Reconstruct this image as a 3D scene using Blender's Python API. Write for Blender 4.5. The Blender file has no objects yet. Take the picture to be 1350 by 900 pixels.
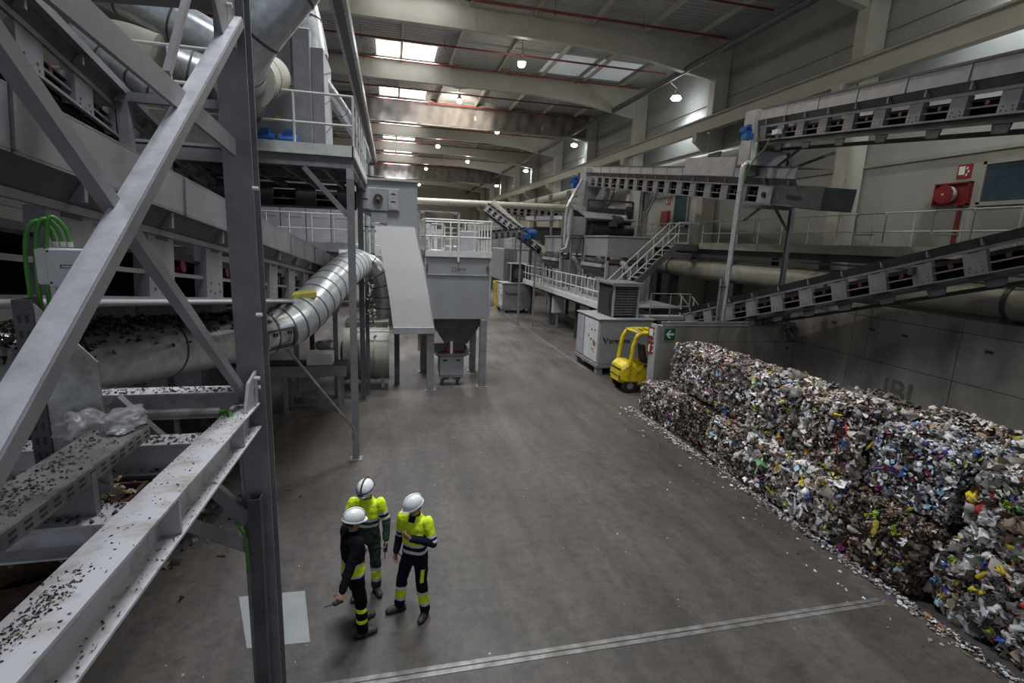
import bpy, bmesh, math, random
import numpy as np
from mathutils import Vector, Matrix, Quaternion

S = bpy.context.scene
COL = S.collection
PI = math.pi
rnd = random.Random(7)

# ---------------------------------------------------------------- camera
cam_d = bpy.data.cameras.new('camera')
cam_d.sensor_width = 36.0
cam_d.lens = 668.03 / 1350 * 36.0
cam_d.clip_end = 400
cam = bpy.data.objects.new('camera', cam_d)
COL.objects.link(cam)
yaw, pitch, roll = 0.23833, 0.19489, 0.04032
fw = Vector((math.sin(yaw) * math.cos(pitch), math.cos(yaw) * math.cos(pitch), -math.sin(pitch)))
rt = Vector((math.cos(yaw), -math.sin(yaw), 0))
up = rt.cross(fw)
r2 = rt * math.cos(roll) + up * math.sin(roll)
u2 = -rt * math.sin(roll) + up * math.cos(roll)
cam.matrix_world = Matrix(((r2.x, u2.x, -fw.x, 0), (r2.y, u2.y, -fw.y, 0), (r2.z, u2.z, -fw.z, 5.2), (0, 0, 0, 1)))
S.camera = cam

# ---------------------------------------------------------------- world, lights, exposure
S.view_settings.view_transform = 'Standard'
S.view_settings.look = 'None'
S.view_settings.gamma = 1
S.view_settings.exposure = 0.21
w = bpy.data.worlds.new('world')
S.world = w
w.use_nodes = True
w.node_tree.nodes['Background'].inputs[0].default_value = (0.80, 0.88, 1.0, 1)
w.node_tree.nodes['Background'].inputs[1].default_value = 0.30


def area(name, loc, sx, sy, watts, color=(0.9, 0.95, 1.0), rot=(0, 0, 0)):
    l = bpy.data.lights.new(name, 'AREA')
    l.shape = 'RECTANGLE'; l.size = sx; l.size_y = sy; l.energy = watts; l.color = color
    o = bpy.data.objects.new(name, l); COL.objects.link(o)
    o.location = loc; o.rotation_euler = rot
    return o


def spot(name, loc, watts, color, size=2.6, rad=0.15):
    l = bpy.data.lights.new(name, 'SPOT')
    l.energy = watts; l.color = color; l.spot_size = size; l.spot_blend = 0.6; l.shadow_soft_size = rad
    o = bpy.data.objects.new(name, l); COL.objects.link(o)
    o.location = loc
    return o


# daylight that comes in through the roof lights
for yy, e in ((6.2, 480), (15.5, 640), (24.8, 720), (34.1, 780), (43.4, 720), (52.7, 900), (62, 1000), (71.3, 1100), (80.6, 1200), (89.9, 1400), (99, 1600)):
    area('skylight_daylight', (1.0, yy - .6, 16.2), 3.6, 1.8, e).data.spread = math.radians(105)


# ---------------------------------------------------------------- materials
def nt(name):
    m = bpy.data.materials.new(name); m.use_nodes = True
    n = m.node_tree.nodes; l = m.node_tree.links
    return m, n, l, n['Principled BSDF']


def mat(name, col, rough=0.55, metal=0.0, dirt=0.25, dcol=None, scale=3.0, bump=0.0, fine=60, streak=None, spec=0.5, contrast=(0.35, 0.7)):
    """painted or bare surface with cloudy grime and fine speckle in object space"""
    m, n, l, p = nt(name)
    tc = n.new('ShaderNodeTexCoord'); mp = n.new('ShaderNodeMapping'); l.new(tc.outputs['Object'], mp.inputs[0])
    if streak: mp.inputs['Scale'].default_value = streak
    no = n.new('ShaderNodeTexNoise'); no.inputs['Scale'].default_value = scale; no.inputs['Detail'].default_value = 6
    no.inputs['Roughness'].default_value = 0.65
    l.new(mp.outputs[0], no.inputs[0])
    cr = n.new('ShaderNodeValToRGB')
    dc = dcol or tuple(c * (1 - dirt * 1.6) for c in col)
    cr.color_ramp.elements[0].position = contrast[0]; cr.color_ramp.elements[0].color = (*dc, 1)
    cr.color_ramp.elements[1].position = contrast[1]; cr.color_ramp.elements[1].color = (*col, 1)
    l.new(no.outputs[0], cr.inputs[0])
    l.new(cr.outputs[0], p.inputs['Base Color'])
    p.inputs['Roughness'].default_value = rough; p.inputs['Metallic'].default_value = metal
    p.inputs['Specular IOR Level'].default_value = spec
    if bump:
        nb = n.new('ShaderNodeTexNoise'); nb.inputs['Scale'].default_value = fine; nb.inputs['Detail'].default_value = 3
        l.new(tc.outputs['Object'], nb.inputs[0])
        b = n.new('ShaderNodeBump'); b.inputs['Strength'].default_value = bump; b.inputs['Distance'].default_value = 0.01
        l.new(nb.outputs[0], b.inputs['Height']); l.new(b.outputs[0], p.inputs['Normal'])
    return m


def emit(name, col, s):
    m, n, l, p = nt(name)
    p.inputs['Base Color'].default_value = (*col, 1)
    p.inputs['Emission Color'].default_value = (*col, 1); p.inputs['Emission Strength'].default_value = s
    return m


def colmat(name, rough, spec=0.5, bump=0.0):
    """base colour is each piece's own colour, stored on its faces"""
    m, n, l, p = nt(name)
    a = n.new('ShaderNodeAttribute'); a.attribute_name = 'piece_colour'
    l.new(a.outputs['Color'], p.inputs['Base Color'])
    p.inputs['Roughness'].default_value = rough; p.inputs['Specular IOR Level'].default_value = spec
    return m


M = {}
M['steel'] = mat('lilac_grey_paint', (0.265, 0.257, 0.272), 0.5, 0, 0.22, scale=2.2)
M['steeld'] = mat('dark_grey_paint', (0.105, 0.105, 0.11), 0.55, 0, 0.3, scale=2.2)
M['steell'] = mat('light_grey_paint', (0.40, 0.395, 0.42), 0.5, 0, 0.18, scale=2.5)
M['brace'] = mat('bare_steel_beam_paint', (0.60, 0.59, 0.635), 0.42, 0.15, 0.22, scale=7, bump=0.1)
M['beam'] = mat('dusty_beam_paint', (0.50, 0.49, 0.525), 0.5, 0.05, 0.3, (0.33, 0.30, 0.28), scale=7, contrast=(0.33, 0.5))
M['machine'] = mat('machine_grey_paint', (0.30, 0.305, 0.32), 0.5, 0, 0.12, scale=1.4)
M['slide'] = mat('slide_cover_paint', (0.62, 0.60, 0.585), 0.6, 0, 0.08, scale=30)
M['galv'] = mat('galvanised_sheet', (0.66, 0.69, 0.71), 0.30, 0.5, 0.2, scale=7)
M['galvd'] = mat('dusty_galvanised_sheet', (0.50, 0.51, 0.51), 0.38, 0.7, 0.4, (0.22, 0.2, 0.18), scale=5)
M['cream'] = mat('cream_duct_paint', (0.42, 0.40, 0.33), 0.45, 0, 0.15, scale=2)
M['roofbeam'] = mat('cream_roof_beam_paint', (0.50, 0.475, 0.40), 0.5, 0, 0.08, scale=1)
M['wallp'] = mat('wall_cladding', (0.36, 0.36, 0.33), 0.7, 0, 0.12, scale=0.6)
M['roof'] = mat('roof_sheet', (0.44, 0.44, 0.42), 0.55, 0.1, 0.15, scale=0.6)
M['curtain'] = mat('smoke_curtain_cloth', (0.23, 0.205, 0.19), 0.7, 0, 0.2, scale=1.2)
M['rail'] = mat('pale_rail_paint', (0.70, 0.71, 0.67), 0.45, 0, 0.15, scale=5)
M['raild'] = mat('dull_rail_paint', (0.34, 0.33, 0.28), 0.5, 0, 0.15, scale=5)
M['red'] = mat('red_paint', (0.27, 0.02, 0.018), 0.45, 0, 0.2)
M['redpipe'] = mat('sprinkler_red_paint', (0.25, 0.035, 0.03), 0.5, 0, 0.2)
M['yellow'] = mat('truck_yellow_paint', (0.68, 0.52, 0.01), 0.38, 0, 0.22, (0.30, 0.22, 0.02), scale=5, contrast=(0.34, 0.5))
M['blue'] = mat('motor_blue_paint', (0.03, 0.12, 0.42), 0.4, 0, 0.2)
M['reddark'] = mat('dark_red_roller', (0.13, 0.012, 0.010), 0.5, 0, 0.3)
M['green'] = mat('cable_green', (0.07, 0.26, 0.035), 0.45, 0, 0.1)
M['black'] = mat('black_rubber', (0.018, 0.018, 0.02), 0.6, 0, 0.2)
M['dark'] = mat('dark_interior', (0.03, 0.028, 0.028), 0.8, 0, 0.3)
M['belt'] = mat('belt_rubber', (0.025, 0.023, 0.023), 0.7, 0, 0.3)
M['rust'] = mat('rust', (0.22, 0.06, 0.03), 0.8, 0, 0.4, scale=8)
M['brown'] = mat('brown_hose', (0.09, 0.045, 0.035), 0.6, 0, 0.4, scale=8)
M['foam'] = mat('yellow_foam', (0.55, 0.47, 0.10), 0.8, 0, 0.2, scale=8)
M['orange'] = mat('orange_paint', (0.5, 0.13, 0.02), 0.6, 0, 0.3)
M['white'] = mat('white_paint', (0.66, 0.66, 0.66), 0.5, 0, 0.12, scale=4)
M['stencil'] = mat('faded_stencil_paint', (0.19, 0.178, 0.16), 0.75, 0, 0.3, scale=6)
M['signgreen'] = mat('exit_sign_green', (0.0, 0.12, 0.055), 0.5, 0, 0.05)
M['signwhite'] = mat('sign_white', (0.7, 0.74, 0.68), 0.5, 0, 0.03)
M['letter'] = mat('dark_lettering', (0.035, 0.035, 0.04), 0.6, 0, 0.1)
M['lane'] = mat('worn_lane_line', (0.17, 0.155, 0.145), 0.7, 0, 0.4, (0.09, 0.08, 0.075), scale=4, contrast=(0.42, 0.58))
M['plate'] = mat('pale_floor_plate', (0.25, 0.265, 0.27), 0.55, 0, 0.1, scale=3)
M['strip'] = mat('joint_strip_steel', (0.30, 0.30, 0.30), 0.45, 0.3, 0.5, (0.13, 0.12, 0.11), scale=5)
M['glassd'] = mat('window_glass_dark', (0.055, 0.085, 0.11), 0.12, 0, 0.25, scale=1.5)
M['tankcream'] = mat('fan_housing_cream', (0.33, 0.325, 0.27), 0.5, 0, 0.2)
M['lamp'] = emit('lamp_glow_warm', (1.0, 0.95, 0.84), 22)
M['lampb'] = emit('lamp_glow_cool', (0.88, 0.95, 1.0), 24)
M['sky'] = emit('skylight_pane_glow', (0.90, 0.96, 1.0), 2.6)
M['sky2'] = emit('skylight_pane_dim', (0.80, 0.86, 0.88), 0.11)
M['scrap'] = colmat('scrap_plastic', 0.42)
M['dirt'] = colmat('crumbs', 0.85, 0.2)
M['hivis'] = mat('hi_vis_yellow_cloth', (0.74, 0.95, 0.02), 0.75, 0, 0.08, scale=9, bump=0.3, fine=25)
M['reflect'] = mat('reflective_band', (0.62, 0.64, 0.68), 0.4, 0, 0.06, scale=9)
M['navy'] = mat('navy_cloth', (0.010, 0.014, 0.032), 0.9, 0, 0.3, scale=9, bump=0.4, fine=22, spec=0.15)
M['blackcloth'] = mat('black_cloth', (0.007, 0.008, 0.011), 0.9, 0, 0.3, scale=9, bump=0.4, fine=22, spec=0.15)
M['dgreen'] = mat('dark_green_cloth', (0.012, 0.045, 0.025), 0.85, 0, 0.3, scale=9, bump=0.4, fine=22)
M['skin'] = mat('skin', (0.42, 0.22, 0.155), 0.5, 0, 0.1, scale=12)
M['hair'] = mat('short_dark_hair', (0.03, 0.02, 0.016), 0.8, 0, 0.2)
M['helmet'] = mat('white_helmet_plastic', (0.84, 0.85, 0.87), 0.28, 0, 0.04)
M['boot'] = mat('boot_leather', (0.06, 0.052, 0.045), 0.6, 0, 0.3, scale=14)
M['eye'] = mat('eye_white', (0.55, 0.53, 0.5), 0.3, 0, 0.02)
M['lip'] = mat('lip_skin', (0.26, 0.09, 0.075), 0.5, 0, 0.05)


def floor_mat():
    m, n, l, p = nt('power_floated_concrete')
    tc = n.new('ShaderNodeTexCoord')

    def noise(scale, sc=(1, 1, 1), det=7, rough=0.62, rz=0):
        mp = n.new('ShaderNodeMapping'); mp.inputs['Scale'].default_value = sc; mp.inputs['Rotation'].default_value = (0, 0, rz)
        l.new(tc.outputs['Object'], mp.inputs[0])
        no = n.new('ShaderNodeTexNoise'); no.inputs['Scale'].default_value = scale; no.inputs['Detail'].default_value = det
        no.inputs['Roughness'].default_value = rough; l.new(mp.outputs[0], no.inputs[0]); return no

    def ramp(src, a, b, ca, cb):
        cr = n.new('ShaderNodeValToRGB')
        cr.color_ramp.elements[0].position = a; cr.color_ramp.elements[1].position = b
        cr.color_ramp.elements[0].color = (*ca, 1); cr.color_ramp.elements[1].color = (*cb, 1)
        l.new(src, cr.inputs[0]); return cr

    def mix(a, b, fac, mode='MULTIPLY'):
        mx = n.new('ShaderNodeMix'); mx.data_type = 'RGBA'; mx.blend_type = mode
        if isinstance(fac, float): mx.inputs[0].default_value = fac
        else: l.new(fac, mx.inputs[0])
        l.new(a, mx.inputs[6]); l.new(b, mx.inputs[7]); return mx.outputs[2]
    big = ramp(noise(0.32).outputs[0], 0.3, 0.7, (0.057, 0.050, 0.046), (0.102, 0.091, 0.084))
    streak = ramp(noise(1.0, (2.0, 0.30, 1), rz=0.2).outputs[0], 0.30, 0.70, (0.70, 0.70, 0.70), (1.22, 1.20, 1.18))
    streak2 = ramp(noise(2.2, (0.25, 2.2, 1), rz=0.3).outputs[0], 0.3, 0.7, (0.88, 0.88, 0.88), (1.08, 1.08, 1.08))
    fine = ramp(noise(5, det=12, rough=0.82).outputs[0], 0.34, 0.68, (0.52, 0.52, 0.52), (1.5, 1.48, 1.46))
    c = mix(big.outputs[0], streak.outputs[0], 0.9)
    c = mix(c, streak2.outputs[0], 0.8)
    c = mix(c, fine.outputs[0], 0.85)
    # pinkish-brown dust worn in along the traffic lane beside the machines
    sx = n.new('ShaderNodeSeparateXYZ'); l.new(tc.outputs['Object'], sx.inputs[0])
    mr = n.new('ShaderNodeMapRange'); mr.inputs[1].default_value = 9; mr.inputs[2].default_value = 24
    l.new(sx.outputs[1], mr.inputs[0])
    dustn = ramp(noise(0.7, (1.6, 0.5, 1)).outputs[0], 0.42, 0.62, (0, 0, 0), (1, 1, 1))
    mm = n.new('ShaderNodeMath'); mm.operation = 'MULTIPLY'; l.new(mr.outputs[0], mm.inputs[0]); l.new(dustn.outputs[0], mm.inputs[1])
    mm2 = n.new('ShaderNodeMath'); mm2.operation = 'MULTIPLY'; mm2.inputs[1].default_value = 0.55; l.new(mm.outputs[0], mm2.inputs[0])
    rgb = n.new('ShaderNodeRGB'); rgb.outputs[0].default_value = (0.17, 0.142, 0.128, 1)
    c = mix(c, rgb.outputs[0], mm2.outputs[0], 'MIX')
    # pale specks of paper dust
    vo = n.new('ShaderNodeTexVoronoi'); vo.inputs['Scale'].default_value = 3.1; l.new(tc.outputs['Object'], vo.inputs[0])
    sp = ramp(vo.outputs['Distance'], 0.022, 0.04, (1, 1, 1), (0, 0, 0))
    spn = ramp(noise(0.5).outputs[0], 0.52, 0.6, (0, 0, 0), (1, 1, 1))
    mm3 = n.new('ShaderNodeMath'); mm3.operation = 'MULTIPLY'; l.new(sp.outputs[0], mm3.inputs[0]); l.new(spn.outputs[0], mm3.inputs[1])
    rgb2 = n.new('ShaderNodeRGB'); rgb2.outputs[0].default_value = (0.34, 0.33, 0.31, 1)
    c = mix(c, rgb2.outputs[0], mm3.outputs[0], 'MIX')
    l.new(c, p.inputs['Base Color'])
    rr = ramp(noise(1.1, (1.8, 0.4, 1)).outputs[0], 0.3, 0.7, (0.36, 0.36, 0.36), (0.62, 0.62, 0.62))
    l.new(rr.outputs[0], p.inputs['Roughness'])
    p.inputs['Specular IOR Level'].default_value = 0.4
    b = n.new('ShaderNodeBump'); b.inputs['Strength'].default_value = 0.12; b.inputs['Distance'].default_value = 0.01
    l.new(fine.outputs[0], b.inputs['Height']); l.new(b.outputs[0], p.inputs['Normal'])
    return m


def concrete_mat():
    m, n, l, p = nt('cast_concrete')
    tc = n.new('ShaderNodeTexCoord')
    no = n.new('ShaderNodeTexNoise'); no.inputs['Scale'].default_value = 0.8; no.inputs['Detail'].default_value = 8; no.inputs['Roughness'].default_value = 0.6
    mp = n.new('ShaderNodeMapping'); mp.inputs['Scale'].default_value = (1.3, 1.3, 0.5)
    l.new(tc.outputs['Object'], mp.inputs[0]); l.new(mp.outputs[0], no.inputs[0])
    cr = n.new('ShaderNodeValToRGB')
    cr.color_ramp.elements[0].position = 0.33; cr.color_ramp.elements[0].color = (0.16, 0.148, 0.132, 1)
    cr.color_ramp.elements[1].position = 0.62; cr.color_ramp.elements[1].color = (0.33, 0.305, 0.275, 1)
    l.new(no.outputs[0], cr.inputs[0]); l.new(cr.outputs[0], p.inputs['Base Color'])
    p.inputs['Roughness'].default_value = 0.75
    nb = n.new('ShaderNodeTexNoise'); nb.inputs['Scale'].default_value = 30; l.new(tc.outputs['Object'], nb.inputs[0])
    b = n.new('ShaderNodeBump'); b.inputs['Strength'].default_value = 0.25; b.inputs['Distance'].default_value = 0.01
    l.new(nb.outputs[0], b.inputs['Height']); l.new(b.outputs[0], p.inputs['Normal'])
    return m


M['floor'] = floor_mat()
M['concrete'] = concrete_mat()


# ---------------------------------------------------------------- mesh helpers
def V(*a): return Vector(a)


class MB:
    """collects shapes and links them as one mesh object"""
    def __init__(s): s.v = []; s.f = []; s.m = []

    def add(s, vs, fs, mi=0):
        o = len(s.v); s.v += [tuple(x) for x in vs]; s.f += [tuple(i + o for i in f) for f in fs]; s.m += [mi] * len(fs); return s

    def box(s, x0, x1, y0, y1, z0, z1, mi=0):
        return s.add([(x0, y0, z0), (x1, y0, z0), (x1, y1, z0), (x0, y1, z0), (x0, y0, z1), (x1, y0, z1), (x1, y1, z1), (x0, y1, z1)],
                     [(0, 3, 2, 1), (4, 5, 6, 7), (0, 1, 5, 4), (1, 2, 6, 5), (2, 3, 7, 6), (3, 0, 4, 7)], mi)

    def frame(s, p0, p1, upv=(0, 0, 1)):
        p0 = Vector(p0); p1 = Vector(p1); d = (p1 - p0).normalized(); u = Vector(upv)
        if abs(d.dot(u)) > 0.98: u = Vector((0, 1, 0))
        sx = d.cross(u).normalized(); u = sx.cross(d).normalized()
        return p0, p1, d, sx, u

    def prism(s, poly, p0, p1, upv=(0, 0, 1), mi=0):
        """2-D outline (side, up) swept from p0 to p1"""
        p0, p1, d, sx, u = s.frame(p0, p1, upv)
        n = len(poly)
        vs = [p0 + sx * a + u * b for a, b in poly] + [p1 + sx * a + u * b for a, b in poly]
        fs = [(i, (i + 1) % n, n + (i + 1) % n, n + i) for i in range(n)] + [tuple(range(n - 1, -1, -1)), tuple(range(n, 2 * n))]
        return s.add(vs, fs, mi)

    def bar(s, p0, p1, w, h, upv=(0, 0, 1), mi=0):
        return s.prism([(-w / 2, -h / 2), (w / 2, -h / 2), (w / 2, h / 2), (-w / 2, h / 2)], p0, p1, upv, mi)

    def ibeam(s, p0, p1, w, h, t=0.016, upv=(0, 0, 1), mi=0):
        for a in (-1, 1):
            z = a * (h / 2 - t / 2)
            s.prism([(-w / 2, z - t / 2), (w / 2, z - t / 2), (w / 2, z + t / 2), (-w / 2, z + t / 2)], p0, p1, upv, mi)
        return s.bar(p0, p1, t * 0.8, h - 2 * t, upv, mi)

    def channel(s, p0, p1, w, h, t=0.012, upv=(0, 0, 1), mi=0):
        """web at side -w/2, flanges towards +side"""
        pl = [(-w / 2, -h / 2), (w / 2, -h / 2), (w / 2, -h / 2 + t), (-w / 2 + t, -h / 2 + t), (-w / 2 + t, h / 2 - t), (w / 2, h / 2 - t), (w / 2, h / 2), (-w / 2, h / 2)]
        p0, p1, d, sx, u = s.frame(p0, p1, upv)
        n = 8
        vs = [p0 + sx * a + u * b for a, b in pl] + [p1 + sx * a + u * b for a, b in pl]
        fs = [(i, (i + 1) % n, n + (i + 1) % n, n + i) for i in range(n)]
        fs += [(0, 3, 2, 1), (0, 7, 4, 3), (7, 6, 5, 4), (8, 9, 10, 11), (8, 11, 12, 15), (15, 12, 13, 14)]
        return s.add(vs, fs, mi)

    def cyl(s, p0, p1, r, n=12, r1=None, mi=0, caps=True):
        r1 = r if r1 is None else r1
        p0, p1, d, sx, u = s.frame(p0, p1)
        vs = [p0 + (sx * math.cos(2 * PI * i / n) + u * math.sin(2 * PI * i / n)) * r for i in range(n)]
        vs += [p1 + (sx * math.cos(2 * PI * i / n) + u * math.sin(2 * PI * i / n)) * r1 for i in range(n)]
        fs = [(i, (i + 1) % n, n + (i + 1) % n, n + i) for i in range(n)]
        if caps: fs += [tuple(range(n - 1, -1, -1)), tuple(range(n, 2 * n))]
        return s.add(vs, fs, mi)

    def tube(s, pts, r, n=8, mi=0, smooth=0, caps=True):
        pts = [Vector(p) for p in pts]
        for _ in range(smooth):
            q = [pts[0]]
            for a, b in zip(pts, pts[1:]): q += [a * .75 + b * .25, a * .25 + b * .75]
            pts = q + [pts[-1]]
        rs = r if isinstance(r, (list, tuple)) else [r] * len(pts)
        d = (pts[1] - pts[0]).normalized(); u = Vector((0, 0, 1))
        if abs(d.z) > .95: u = Vector((0, 1, 0))
        sx = d.cross(u).normalized()
        vs = []
        for i, p in enumerate(pts):
            a = (p - pts[i - 1]).normalized() if i else (pts[1] - p).normalized()
            b = (pts[i + 1] - p).normalized() if i < len(pts) - 1 else a
            t = (a + b).normalized(); sx = (sx - t * sx.dot(t)).normalized(); u = sx.cross(t)
            k = 1 / max(0.6, a.dot(t))
            for j in range(n):
                an = 2 * PI * j / n; vs.append(p + (sx * math.cos(an) + u * math.sin(an)) * rs[i] * (1 if k > 1.6 else 1))
        fs = []
        for i in range(len(pts) - 1):
            for j in range(n):
                fs.append((i * n + j, i * n + (j + 1) % n, (i + 1) * n + (j + 1) % n, (i + 1) * n + j))
        if caps: fs += [tuple(range(n - 1, -1, -1)), tuple(range((len(pts) - 1) * n, len(pts) * n))]
        return s.add(vs, fs, mi)

    def lathe(s, prof, origin, n=20, mi=0, axis='z', caps=True):
        o = Vector(origin); vs = []
        for r, z in prof:
            for j in range(n):
                a = 2 * PI * j / n
                p = (r * math.cos(a), r * math.sin(a), z)
                if axis == 'x': p = (p[2], p[0], p[1])
                if axis == 'y': p = (p[1], p[2], p[0])
                vs.append(o + Vector(p))
        fs = [(i * n + j, i * n + (j + 1) % n, (i + 1) * n + (j + 1) % n, (i + 1) * n + j) for i in range(len(prof) - 1) for j in range(n)]
        if caps: fs += [tuple(range(n - 1, -1, -1)), tuple(range((len(prof) - 1) * n, len(prof) * n))]
        return s.add(vs, fs, mi)

    def build(s, name, material, parent=None, smooth=False, bevel=0, loc=None):
        me = bpy.data.meshes.new(name)
        off = Vector(loc) if loc is not None else None
        if off is not None: me.from_pydata([tuple(Vector(v) - off) for v in s.v], [], s.f)
        else: me.from_pydata(s.v, [], s.f)
        mats = material if isinstance(material, (list, tuple)) else [material]
        for k in mats: me.materials.append(M[k] if isinstance(k, str) else k)
        if len(mats) > 1: me.polygons.foreach_set('material_index', s.m)
        if smooth: me.shade_smooth() if smooth is True else me.set_sharp_from_angle(angle=smooth)
        me.update()
        o = bpy.data.objects.new(name, me); COL.objects.link(o)
        if off is not None: o.location = off
        if parent is not None: o.parent = parent
        if bevel:
            b = o.modifiers.new('bevel', 'BEVEL'); b.width = bevel; b.segments = 1; b.limit_method = 'ANGLE'
        if smooth and smooth is not True:
            me.shade_smooth(); me.set_sharp_from_angle(angle=smooth)
        return o


def tag(o, label, cat, group=None):
    o['label'] = label; o['category'] = cat
    if group: o['group'] = group
    return o


def thing(name, label, cat, loc=(0, 0, 0), rz=0, group=None):
    o = bpy.data.objects.new(name, None); o.empty_display_size = 0.2; COL.objects.link(o)
    o.location = loc; o.rotation_euler = (0, 0, rz)
    return tag(o, label, cat, group)


def struct(name, mb, material, parent=None, **k):
    o = mb.build(name, material, parent, **k)
    if parent is None: o['kind'] = 'structure'
    return o


def stuff(o): o['kind'] = 'stuff'; return o


def share(src, parent, loc=None, rz=None):
    c = src.copy(); COL.objects.link(c); c.parent = parent
    if loc is not None: c.location = loc
    if rz is not None: c.rotation_euler = (0, 0, rz)
    return c


def railing(parent, pts, h=1.1, post=1.2, mat_='rail', r=0.022, mid=1, kick=0.15, kick_mat=None, name='guard_rail'):
    """rail_post parts, one handrail part with the mid rail, one toe_board"""
    hr = MB(); tb = MB()
    pts = [Vector(p) for p in pts]
    for a, b in zip(pts, pts[1:]):
        for k in range(mid + 1):
            z = h * (1 - k * (1 / (mid + 1)))
            hr.cyl(a + V(0, 0, z), b + V(0, 0, z), r, 6)
        if kick: tb.bar(a + V(0, 0, kick / 2), b + V(0, 0, kick / 2), 0.012, kick)
    hr.build('handrail', mat_, parent)
    if kick: tb.build('toe_board', kick_mat or mat_, parent)
    pm = None
    for i, (a, b) in enumerate(zip(pts, pts[1:])):
        n = max(1, round((b - a).length / post))
        for k in range(n + (1 if i == len(pts) - 2 else 0)):
            p = a + (b - a) * (k / n)
            if pm is None: pm = MB().cyl((0, 0, 0), (0, 0, h), r, 6).build('rail_post', mat_, parent, loc=(0, 0, 0)); pm.location = p
            else: share(pm, parent, p)


def scatter_meta(vs_list, cols):
    pass


# scrap templates: crumpled sheets, boxes, bottles
def make_templates(rs, n=26):
    T = []
    for k in range(n):
        kind = k % 4
        if kind in (0, 1, 2):
            g = 4 if kind == 0 else 5
            xs = np.linspace(-.5, .5, g)
            X, Y = np.meshgrid(xs, xs)
            a = rs.uniform(.45, 1.0); f1, f2, h1, h2 = rs.uniform(2, 6, 4); q1, q2 = rs.uniform(0, 6, 2)
            Z = .16 * np.sin(X * f1 + Y * f2 + q1) + .12 * np.cos(X * h1 * 1.3 - Y * h2 + q2) + rs.uniform(-.07, .07, X.shape)
            rad = np.sqrt(X ** 2 + Y ** 2); Z = Z - .35 * rad ** 2
            X = X * (1 - .25 * Y ** 2) + rs.uniform(-.06, .06, X.shape); Y = Y * a * (1 - .3 * X ** 2) + rs.uniform(-.06, .06, X.shape)
            P = np.stack([X, Y, Z], -1).reshape(-1, 3)
            F = [(i * g + j, i * g + j + 1, (i + 1) * g + j + 1, (i + 1) * g + j) for i in range(g - 1) for j in range(g - 1)]
        else:
            m = 6; L = [(-.5, .05), (-.42, .2), (0, .16 + rs.uniform(-.05, .05)), (.25, .2), (.38, .09), (.5, .07)]
            P = []
            for x, r in L:
                for j in range(m):
                    an = 2 * PI * j / m; P.append((x, r * math.cos(an) * rs.uniform(.6, 1.1), r * math.sin(an) * .7))
            P = np.array(P)
            F = [(i * m + j, i * m + (j + 1) % m, (i + 1) * m + (j + 1) % m, (i + 1) * m + j) for i in range(len(L) - 1) for j in range(m)]
        T.append((P, np.array(F)))
    return T


RS = np.random.RandomState(11)
TPL = make_templates(RS)
PAL = np.array([(.62, .60, .60), (.42, .40, .39), (.23, .21, .195), (.13, .108, .092), (.055, .045, .04), (.20, .14, .10), (.36, .27, .21), (.82, .81, .83),
                (.60, .48, .03), (.05, .13, .42), (.42, .05, .045), (.07, .28, .09), (.55, .22, .03), (.40, .05, .24), (.32, .42, .06), (.30, .50, .66), (.10, .08, .25)])


def scraps(name, P, N, size, weights, rs, material='scrap', parent=None, along=0.75, flat=1.0, pal=PAL, tint=(1, 1, 1)):
    """one joined mesh of crumpled pieces lying at points P with normals N"""
    n = len(P); kinds = rs.randint(0, len(TPL), n)
    w_ = np.array(weights, float); w_ /= w_.sum()
    ci = rs.choice(len(pal), n, p=w_)
    av = []; af = []; ac = []; o = 0
    for i in range(n):
        T, F = TPL[kinds[i]]
        nn = N[i] + rs.normal(0, .45 * along + .05, 3); nn /= np.linalg.norm(nn)
        t = rs.normal(0, 1, 3); t -= nn * t.dot(nn); t /= np.linalg.norm(t) + 1e-9; b = np.cross(nn, t)
        s = size[i]
        v = (T[:, :1] * t + T[:, 1:2] * b + T[:, 2:3] * nn * flat) * s + P[i]
        av.append(v); af.append(F + o); o += len(T)
        c = pal[ci[i]] * rs.uniform(.7, 1.2) * np.array(tint); ac.append(np.repeat(c[None], len(F), 0))
    v = np.concatenate(av); f = np.concatenate(af); c = np.concatenate(ac)
    me = bpy.data.meshes.new(name)
    me.vertices.add(len(v)); me.vertices.foreach_set('co', v.ravel())
    me.loops.add(len(f) * 4); me.polygons.add(len(f))
    me.loops.foreach_set('vertex_index', f.ravel().astype(np.int32))
    me.polygons.foreach_set('loop_start', np.arange(0, len(f) * 4, 4, dtype=np.int32))
    me.update(calc_edges=True)
    me.polygons.foreach_set('use_smooth', np.random.RandomState(3).rand(len(f)) < (1.0 if material == 'scrap' else 0))
    a = me.attributes.new('piece_colour', 'FLOAT_COLOR', 'FACE')
    a.data.foreach_set('color', np.concatenate([np.clip(c, 0, 1), np.ones((len(c), 1))], 1).ravel())
    me.materials.append(M[material])
    ob = bpy.data.objects.new(name, me); COL.objects.link(ob)
    if parent is not None: ob.parent = parent
    return ob


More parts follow.
